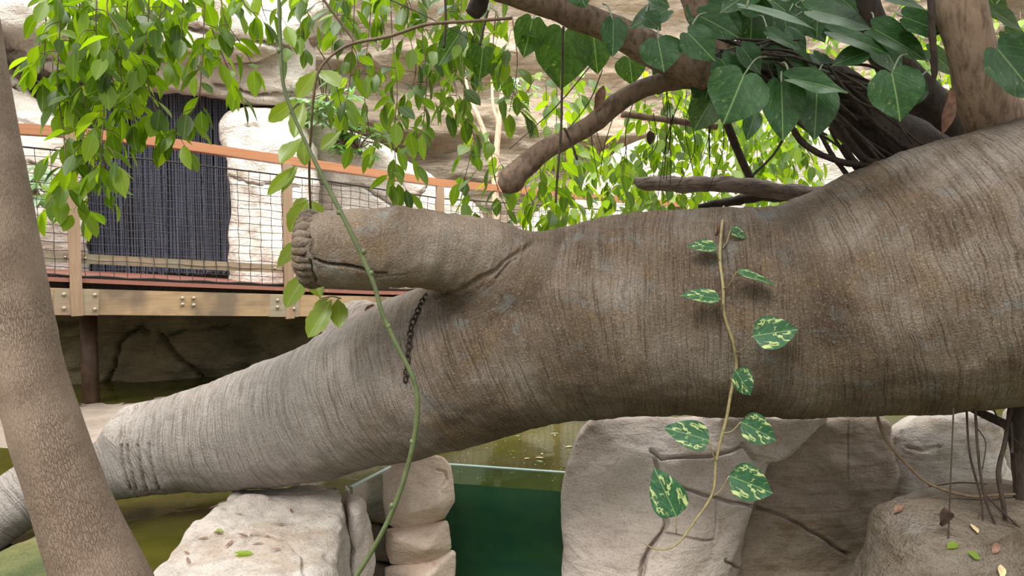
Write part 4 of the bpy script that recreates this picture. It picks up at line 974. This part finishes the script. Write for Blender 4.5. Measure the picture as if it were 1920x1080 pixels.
# arching stem with big serrated leaves
arch = empty('arching_stem', P(940, 32, 2.6), 'thin brown stem arching from the top and drooping with large yellow-green toothed leaves', 'vine')
mb = MB(); pts = [(960, 34, 2.6), (880, 40, 2.6), (800, 46, 2.58), (730, 68, 2.56), (660, 82, 2.55), (620, 106, 2.55), (597, 135, 2.55), (588, 180, 2.56), (583, 250, 2.6), (580, 320, 2.7), (583, 400, 2.9), (590, 470, 3.05), (600, 560, 3.05)]
mb.tube([P(*p) for p in pts], [.0058]*5+[.0045]*6+[.003, .002], 8, True, .1, 8); mb.tube([P(585, -30, 2.5), P(628, 28, 2.53), P(658, 68, 2.55), P(668, 82, 2.55)], .005, 8); mb.tube([P(600, 560, 3.05), P(622, 556, 2.9), P(640, 560, 2.9)], .0025, 6); mb.build('stem', TWIG, arch)
sl_ = [((593, 132), (556, 184), 27, 2.5), ((602, 132), (637, 160), 30, 2.55), ((556, 186), (502, 229), 25, 2.5), ((570, 190), (550, 256), 28, 2.52), ((566, 258), (524, 306), 33, 2.55), ((568, 258), (572, 310), 24, 2.6), ((555, 310), (500, 366), 20, 2.55), ((558, 312), (528, 358), 24, 2.6),
       ((577, 376), (543, 434), 36, 2.85), ((580, 376), (606, 412), 26, 2.9), ((575, 440), (518, 500), 24, 2.9), ((578, 508), (534, 576), 34, 2.9), ((580, 512), (602, 556), 26, 2.9), ((622, 562), (577, 632), 36, 2.75), ((634, 560), (636, 613), 30, 2.8), ((618, 558), (584, 584), 16, 2.78), ((575, 370), (552, 395), 20, 2.95), ((640, 245), (600, 280), 22, 2.9)]
for i, (b, t, wd, D) in enumerate(sl_):
    rng = random.Random(i); mb = MB(); B = P(b[0], b[1], D); T = P(t[0], t[1], D-.03+rng.uniform(-.05, .05)); d = T-B; L = np.linalg.norm(d)
    n = -FW+np.array([rng.uniform(-.5, .5), 0, rng.uniform(-.1, .6)]); add_leaf(mb, B, d, n, L, wd/FPX*D*1.15, 'serr', .35, .06, 24, rng, 2, .03); mb.build('leaf', SERR, arch)

# long green stem
mb = MB(); gs = [(522, -60), (523, 0), (525, 60), (530, 150), (546, 205), (570, 260), (600, 322), (635, 390), (667, 455), (700, 530), (716, 585), (745, 650), (774, 708), (783, 760), (775, 830), (757, 900), (735, 960), (705, 1020), (665, 1085), (600, 1180)]
grt = empty('green_stem_vine', P(522, -60, 1.85), 'long smooth green stem curving down across the trunk stub to the bottom edge', 'vine')
mb.tube([P(x, y, 1.85+.0001*y) for x, y in gs], [.0046 if i < 6 else .0060 if i < 12 else .0064 for i in range(len(gs))], 12, True, .04, 8); mb.build('stem', GSTEM, grt)
for x, y in ((636, 398), (682, 472), (696, 512), (728, 612), (773, 828), (735, 948), (524, 95)):
    k = 1.85+.0001*y; mb = MB(); c = P(x, y, k); mb.tube([c-UP*.007, c-UP*.003, c+UP*.003, c+UP*.007], [.004, .0068, .0068, .004], 10); mb.build('node', GSTEM, grt)

# ============================================================ POTHOS
def heart(mb, b, t, wpx, D, tilt, rng, D2=None, fold=.18, curl=.08, wave=.02, side=0.0, kind='heart'):
    B = P(b[0], b[1], D); T = P(t[0], t[1], D2 or D); d = T-B; L = np.linalg.norm(d); n = -FW+UP*tilt+RT*side
    add_leaf(mb, B, d, n, L, wpx/FPX*D, kind, fold, curl, 16, rng, 4, wave)
vine = empty('hanging_vine', surf(1355, 392, .02), 'variegated heart-leaved vine hanging down the front of the trunk', 'vine')
vp = [(1357, 388), (1354, 420), (1351, 455), (1350, 490), (1356, 540), (1358, 590), (1374, 640), (1381, 685), (1374, 720), (1368, 750), (1362, 785), (1350, 830), (1342, 870), (1336, 925), (1302, 978), (1267, 1022), (1232, 1030), (1205, 1018)]
vpts = []
for x, y in vp:
    vpts.append(surf(x, y, .014) if y < 700 else None)
Dv = (vpts[7]-CAM)@FW
for i, (x, y) in enumerate(vp):
    if vpts[i] is None: vpts[i] = P(x, y, Dv)
mb = MB(); mb.tube(vpts, [.0055]*12+[.0048, .0045, .004, .0035, .003, .0012], 10, True, .06, 6); mb.build('stem', VSTEM, vine)
vd = {i: (p-CAM)@FW for i, p in enumerate(vpts)}
def vdep(y): return float(np.interp(y, [q[1] for q in vp[:16]], [vd[i] for i in range(16)]))
vl = [((1344, 464), (1289, 459), 30, .9, -.04), ((1370, 430), (1402, 446), 24, .7, -.04), ((1381, 510), (1458, 530), 30, 1.6, -.09), ((1350, 560), (1277, 549), 33, .9, -.05), ((1412, 630), (1499, 616), 58, .3, -.09), ((1378, 694), (1411, 741), 48, .9, -.06), ((1330, 826), (1247, 800), 50, .4, -.02), ((1389, 791), (1459, 826), 52, .3, -.02), ((1367, 892), (1453, 925), 62, .3, -.02), ((1268, 968), (1228, 878), 62, .1, -.02)]
pet = [((1351, 490), (1346, 470)), ((1355, 465), (1367, 450)), ((1356, 542), (1381, 514)), ((1357, 570), (1350, 562)), ((1379, 662), (1412, 632)), ((1374, 715), (1376, 697)), ((1344, 865), (1328, 828)), ((1356, 812), (1387, 795)), ((1338, 930), (1367, 897)), ((1268, 1000), (1267, 970))]
for i, ((b, t, wd, tl, dd), (a0, a1)) in enumerate(zip(vl, pet)):
    rng = random.Random(i+30); D = vdep(b[1])+dd; mb = MB(); heart(mb, b, t, wd*1.12, D, tl, rng, D+.0, .2, .10, .02, 0.0, 'ovate'); lf = mb.build('leaf', POTH, vine)
    mb = MB(); A = P(a0[0], a0[1], vdep(a0[1])-.004); Bq = P(b[0], b[1], D); mb.tube([A, (A+Bq)/2-UP*.012, Bq], .0022, 6, True, 0, 5); mb.build('leaf_stalk', VSTEM, lf)
mb = MB(); rng = random.Random(3); B = surf(1349, 424, .03); add_leaf(mb, B, -UP+RT*-.15, -FW+RT*.6, .045, .035, 'oval', .3, .1, 8, rng, 2, .1)
o = mb.build('dead_leaf', DEAD); tag(o, 'small dry brown leaf caught on the top of the hanging vine', 'leaf')

# broad leaves in the crown of the fig
broad = [ # base, tip, width, D, tilt, material, label
 ((1234, 76), (1246, 136), 82, 2.35, .3, POTHD, 'heart-shaped variegated leaf in front of the limb, left of its twin'), ((1290, 62), (1342, 114), 66, 2.35, .3, POTHD, 'oval green leaf right of the heart-shaped leaf on the limb'),
 ((1394, 142), (1358, 232), 116, 2.25, .1, POTHD, 'largest dark green heart-shaped leaf hanging lowest on the left'), ((1465, 158), (1470, 262), 80, 2.35, 0, POTHD, 'mottled leaf just right of the largest heart-shaped leaf'),
 ((1532, 165), (1528, 262), 78, 2.4, 0, POTHD, 'mottled leaf hanging beneath the broad tilted leaf'), ((1482, 148), (1594, 166), 72, 2.3, .8, POTHD, 'broad dark leaf tilted to the right above the mottled pair'),
 ((1672, 138), (1692, 226), 100, 2.3, .1, POTHD, 'grey-green heart-shaped leaf against the shaded stem'), ((1400, 14), (1548, 44), 48, 2.2, 1.2, POTHD, 'glossy pale-edged leaf lying nearly flat at the top'),
 ((1520, 20), (1644, 42), 100, 2.35, .9, POTHD, 'very large dark leaf at the top centre of the crown'), ((1590, -30), (1748, 14), 80, 2.3, 1.0, POTHD, 'large leaf cut by the top edge beside the brown fig trunk'),
 ((1058, 60), (1052, 166), 108, 3.0, -.1, POTHL, 'large round leaf seen from below left of the hanging root'), ((998, 38), (982, 108), 62, 2.95, 0, POTHL, 'pale-striped leaf hanging left of the large round leaf'),
 ((1112, 62), (1122, 138), 66, 3.05, -.1, POTHL, 'backlit round leaf under the limb, right of the hanging root'), ((1150, 40), (1150, 106), 50, 2.5, .1, POTHD, 'dark mottled leaf against the underside of the limb'),
 ((1180, 110), (1186, 158), 56, 3.1, -.1, POTHL, 'triangular backlit leaf below the limb'), ((862, 62), (822, 122), 48, 3.1, .2, POTHL, 'large light leaf amid the middle curtain'), ((905, 92), (900, 148), 62, 3.2, 0, POTHL, 'large yellow-green leaf with a hole left of the round leaf'),
 ((1200, -20), (1258, 8), 44, 2.4, .5, POTHD, 'leaf cut by the top edge above the limb'), ((1080, -20), (1100, 12), 50, 2.5, .3, POTHD, 'leaf lapping over the limb at the top'),
 ((1560, 60), (1680, 98), 60, 2.7, .8, POTHD, 'shaded leaf below the very large dark leaf'), ((1640, 55), (1745, 110), 76, 2.75, .6, POTHD, 'shaded leaf reaching towards the brown fig trunk'),
 ((1870, 92), (1950, 185), 110, 2.5, .1, POTHD, 'dark leaf cut by the right edge beside the fig trunk'), ((1860, 20), (1925, 55), 52, 2.8, .6, POTHL, 'olive leaf at the top right corner'), ((1850, -10), (1890, 40), 44, 2.9, .3, POTHL, 'small leaf right of the fig trunk top'), ((1885, 60), (1935, 110), 50, 2.9, .3, POTHL, 'yellowish leaf near the right edge'),
 ((1330, 195), (1300, 245), 60, 2.75, .1, POTHL, 'mottled leaf below the branch joint'), ((1415, 215), (1400, 262), 34, 2.6, .1, POTHD, 'small striped leaf below the largest heart-shaped leaf'), ((1440, 60), (1500, 90), 40, 2.5, .8, POTHD, 'small leaf beneath the glossy flat leaf'),
 ((1250, 20), (1180, 50), 56, 2.55, .6, POTHD, 'leaf on the limb in front of the fork'), ((1210, 30), (1240, 56), 44, 2.5, .5, POTHD, 'small leaf above the heart-shaped leaf'),
 ((1720, 150), (1660, 200), 70, 2.9, .2, POTHD, 'shaded leaf behind the grey-green leaf'), ((1740, 95), (1800, 140), 50, 3.1, .3, POTHL, 'light leaf behind the shaggy hanging roots'), ((1880, 180), (1900, 232), 50, 3.2, .1, POTHL, 'leaf behind the foot of the fig trunk'), ((1415, -20), (1350, 22), 60, 2.4, .5, POTHD, 'leaf at the top edge left of the glossy flat leaf'), ((1620, 100), (1560, 120), 44, 2.7, .6, POTHD, 'shaded leaf over the knot of roots')]
for i, (b, t, wd, D, tl, mt, lab) in enumerate(broad):
    rng = random.Random(i+90); root = empty('broad_vine_leaf', P(b[0], b[1], D), lab, 'leaf'); mb = MB(); heart(mb, b, t, wd*1.04, D, tl, rng, None, rng.uniform(.08, .25), rng.uniform(.03, .14), rng.uniform(.01, .04), rng.uniform(-.3, .3)); mb.build('blade', mt, root)
    mb = MB(); B = P(b[0], b[1], D); dx = rng.uniform(-25, 45); E = P(b[0]+dx, b[1]-rng.uniform(15, 45), D+rng.uniform(.15, .35)); mb.tube([B, (B+E)/2+UP*.02, E], [.0028, .0032, .0036], 7, True, 0, 5); mb.build('leaf_stalk', GSTEM, root)
rng = random.Random(404)
for i in range(34):
    x = rng.uniform(1270, 1760); y = rng.uniform(-30, 120); D = rng.uniform(2.62, 3.05)
    if y > 60 and x > 1640: continue
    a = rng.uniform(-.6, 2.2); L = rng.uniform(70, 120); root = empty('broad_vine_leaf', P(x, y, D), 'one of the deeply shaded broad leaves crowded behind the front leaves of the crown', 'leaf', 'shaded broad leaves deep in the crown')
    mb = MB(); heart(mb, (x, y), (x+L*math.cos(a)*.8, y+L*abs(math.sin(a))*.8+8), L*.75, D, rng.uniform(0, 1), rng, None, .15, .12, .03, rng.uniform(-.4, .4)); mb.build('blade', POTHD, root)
    mb = MB(); mb.tube([P(x, y, D), P(x+rng.uniform(-20, 20), y-10, D+.08), P(x+rng.uniform(-30, 50), y-rng.uniform(10, 40), D+.15)], .003, 6, True, 0, 4); mb.build('leaf_stalk', GSTEM, root)
# leaves added above the frame as the fig's unseen crown, to shade the trunk
cr_ = MB(); rng = random.Random(12)
for i in range(900):
    c = np.array([rng.uniform(-.3, 3.0), rng.uniform(1.4, 4.6), rng.uniform(3.15, 4.2)])
    if c[2] < CAM[2]+(.42-.064)*c[1]+.25: continue
    az = rng.uniform(0, 6.28); L = rng.uniform(.12, .24); d = np.array([math.cos(az), math.sin(az), rng.uniform(-.8, 0)])
    add_leaf(cr_, c, d, (rng.uniform(-.5, .5), rng.uniform(-.5, .5), 1), L, L*.7, 'heart', .15, .1, 8, rng, 1)
cr_.build('foliage', POTHD, figtree)

# ============================================================ HANGING ROOTS, BOTTOM RIGHT
HR = [([(1800, 755, 14), (1840, 775, 16), (1885, 795, 18), (1960, 825, 20)], 'thick brown root slanting right under the trunk', 2.9), ([(1912, 740, 34), (1908, 800, 36), (1915, 900, 30), (1925, 1100, 26)], 'thick black root trunk at the right edge', 2.75),
 ([(1642, 770, 5), (1660, 822, 6), (1700, 870, 6), (1745, 908, 6), (1815, 930, 6), (1870, 928, 5), (1940, 925, 5)], 'long brown vine sagging from the trunk across the right rocks', 2.75), ([(1788, 765, 3), (1784, 860, 2.5), (1780, 960, 3), (1775, 1090, 2.5)], 'thin root with dead leaves on it hanging at the bottom right', 2.5),
 ([(1812, 765, 4), (1818, 850, 4), (1836, 920, 4), (1842, 960, 3), (1844, 1000, 2)], 'thin dark root left of the tangled pair', 2.6), ([(1828, 760, 5), (1834, 850, 5), (1846, 930, 5), (1872, 1000, 4), (1900, 1090, 4)], 'dark root crossing the tangle toward the bottom corner', 2.58),
 ([(1896, 755, 8), (1884, 830, 8), (1872, 885, 9), (1882, 950, 8), (1895, 1020, 7), (1930, 1090, 7)], 'kinked dark root near the right edge', 2.62), ([(1850, 930, 4), (1880, 960, 4), (1930, 1005, 4)], 'short dark root slanting to the right edge', 2.6), ([(1858, 755, 3), (1880, 800, 3), (1930, 850, 3)], 'thin root slanting from the trunk to the right edge', 2.7),
 ([(1835, 965, 2), (1832, 1010, 2), (1834, 1080, 1.5)], 'hair-thin rootlet at the end of the tangle', 2.6), ([(1742, 912, 3), (1800, 905, 3), (1850, 908, 2)], 'dry stick lying over the corner rock', 2.85), ([(1830, 800, 2.5), (1848, 830, 2), (1842, 880, 2)], 'wiry rootlet curling beside the tangle', 2.6), ([(1896, 790, 4), (1898, 830, 4), (1897, 850, 6)], 'stubby root with a knob near the right edge', 2.6)]
for i, (l, lab, D) in enumerate(HR):
    branch('hanging_root', lab, [(x, y, w_, D) for x, y, w_ in l], DBARK if i != 2 else TWIG, 'root', 10 if i < 2 else 7, .12, seed=200+i, sub=6)
def dry(name, label, px, py, D, L, Wd, mat, d, seed, group=None, n=None, p=None, cat='leaf'):
    rng = random.Random(seed); mb = MB(); B = P(px, py, D) if p is None else p
    add_leaf(mb, B, d, n if n is not None else -FW+UP*.3, L, Wd, 'oval', .6, .3, 8, rng, 2, .12); o = mb.build(name, mat); return tag(o, label, cat, group)
dry('dead_leaf', 'crumpled dark dead leaf caught on the thin hanging root', 1770, 950, 2.48, .075, .05, DEADD, (.1, 0, -1), 1)
dry('dead_leaf', 'dark dead leaf at the bottom edge on the thin hanging root', 1776, 1062, 2.48, .04, .035, DEADD, (-.1, 0, -1), 2)
dry('dead_leaf', 'brown curled dead leaf hanging above the bent branch', 1132, 160, 2.85, .10, .04, DEAD, (-.3, 0, -1), 3)
dry('dead_leaf', 'small brown dead leaf hanging right of the bent branch', 1218, 245, 2.95, .055, .035, DEADD, (.1, 0, -1), 4)
dry('dead_leaf', 'long dry grey-brown leaf hanging beside the fig trunk', 1782, 165, 2.55, .16, .045, DEAD, (0, 0, -1), 5)
dry('dead_leaf', 'brown dead leaf standing in the gap behind the green stem', 700, 570, 3.5, .08, .06, DEAD, (-.3, 0, -1), 6)

# ============================================================ SMALL LITTER
def on(bvh, px, py, off=.006):
    d = Vector(P(px, py, 1)-CAM).normalized(); r = bvh.ray_cast(Vector(CAM), d)
    return (None, None) if r[0] is None else (np.array(r[0])+np.array(r[1])*off, np.array(r[1]))
def litter(bvh, px, py, L, W, ang, mat, label, group=None, seed=0, name='fallen_leaf'):
    p, n = on(bvh, px, py)
    if p is None: return
    t = np.cross(n, FW); t /= np.linalg.norm(t); b = np.cross(n, t); d = t*math.cos(ang)+b*math.sin(ang); rng = random.Random(seed)
    mb = MB(); add_leaf(mb, p, d, n, L, W, 'oval', .4, .0, 7, rng, 1, .05); tag(mb.build(name, mat), label, 'leaf', group)
litter(LRB, 475, 1040, .085, .035, .1, FIG, 'fresh green leaf lying on the bottom-left rock')
for i, (x, y, a) in enumerate(((412, 948, .6), (438, 1015, 1.2), (465, 1008, .2), (495, 1020, .5), (535, 985, .8), (528, 1032, .4), (345, 1035, 2.6), (352, 1046, 2.0), (400, 1000, 2.9), (545, 955, 1.9), (505, 1003, .4), (440, 965, 2.8), (392, 1010, .3))):
    litter(LRB, x, y, .045, .010, a, DEAD, 'one of the small curled brown leaf bits on the bottom-left rock', 'brown leaf bits on the bottom-left rock', i)
litter(LRB, 418, 998, .03, .02, .3, FIGF, 'tiny yellow-green leaf bit on the bottom-left rock')
for i, (x, y, a, mt, lab) in enumerate(((1795, 1020, .4, FIGF, 'green leaf on the sandy corner rock'), (1835, 1048, .1, FIGF, 'yellowish leaf on the corner rock below the rootlet'), (1818, 985, 1.6, DEADP, 'pale dry leaf on the corner rock'), (1875, 1060, 1.2, DEADP, 'large pale dry leaf on the corner rock near the bottom edge'), (1695, 950, .2, DEAD, 'brown leaf bit at the top of the corner rock'), (1870, 1020, .8, DEAD, 'brown leaf bit on the corner rock by the dark roots'))):
    litter(A4B, x, y, .05, .025, a, mt, lab, None, i+40)
rng = random.Random(21)
fl = [(867, 823, DEADP), (868, 831, DEADP), (940, 817, DEADP), (958, 846, FIGF), (1018, 852, DEADP), (983, 860, DEADP), (1020, 858, DEADP), (1024, 843, FIGF), (1040, 817, DEADP), (968, 818, SHRUB), (1032, 813, SHRUB), (910, 811, DEADP), (955, 887, FIGF), (1060, 838, DEADP), (890, 806, SHRUB), (1018, 866, SHRUB)]
for i, (x, y, mt) in enumerate(fl):
    p = G(x, y, WATER_Z+.004); mb = MB(); a = rng.uniform(0, 3); L = rng.uniform(.03, .06); add_leaf(mb, p, (math.cos(a), math.sin(a)*.6, 0), (0, 0, 1), L, L*.4, 'oval', .1, 0, 6, rng, 1)
    o = mb.build('floating_leaf', mt); tag(o, 'one of the small leaves floating on the water behind the glass', 'leaf', 'leaves floating behind the glass')
# specks of dust and foam on the water
mb = MB()
for i in range(90):
    p = G(rng.uniform(850, 1075), rng.uniform(800, 905), WATER_Z+.003); r_ = rng.uniform(.0008, .003); a = np.linspace(0, 2*PI, 7)[:-1]
    mb.add([p+np.array([math.cos(q)*r_, math.sin(q)*r_*1.4, 0]) for q in a], [(0, 1, 2, 3, 4, 5)])
tag(mb.build('surface_specks', mat_plain('foam', (.7, .75, .7), .6)), 'pale specks scattered on the water behind the glass', 'specks', kind='stuff')
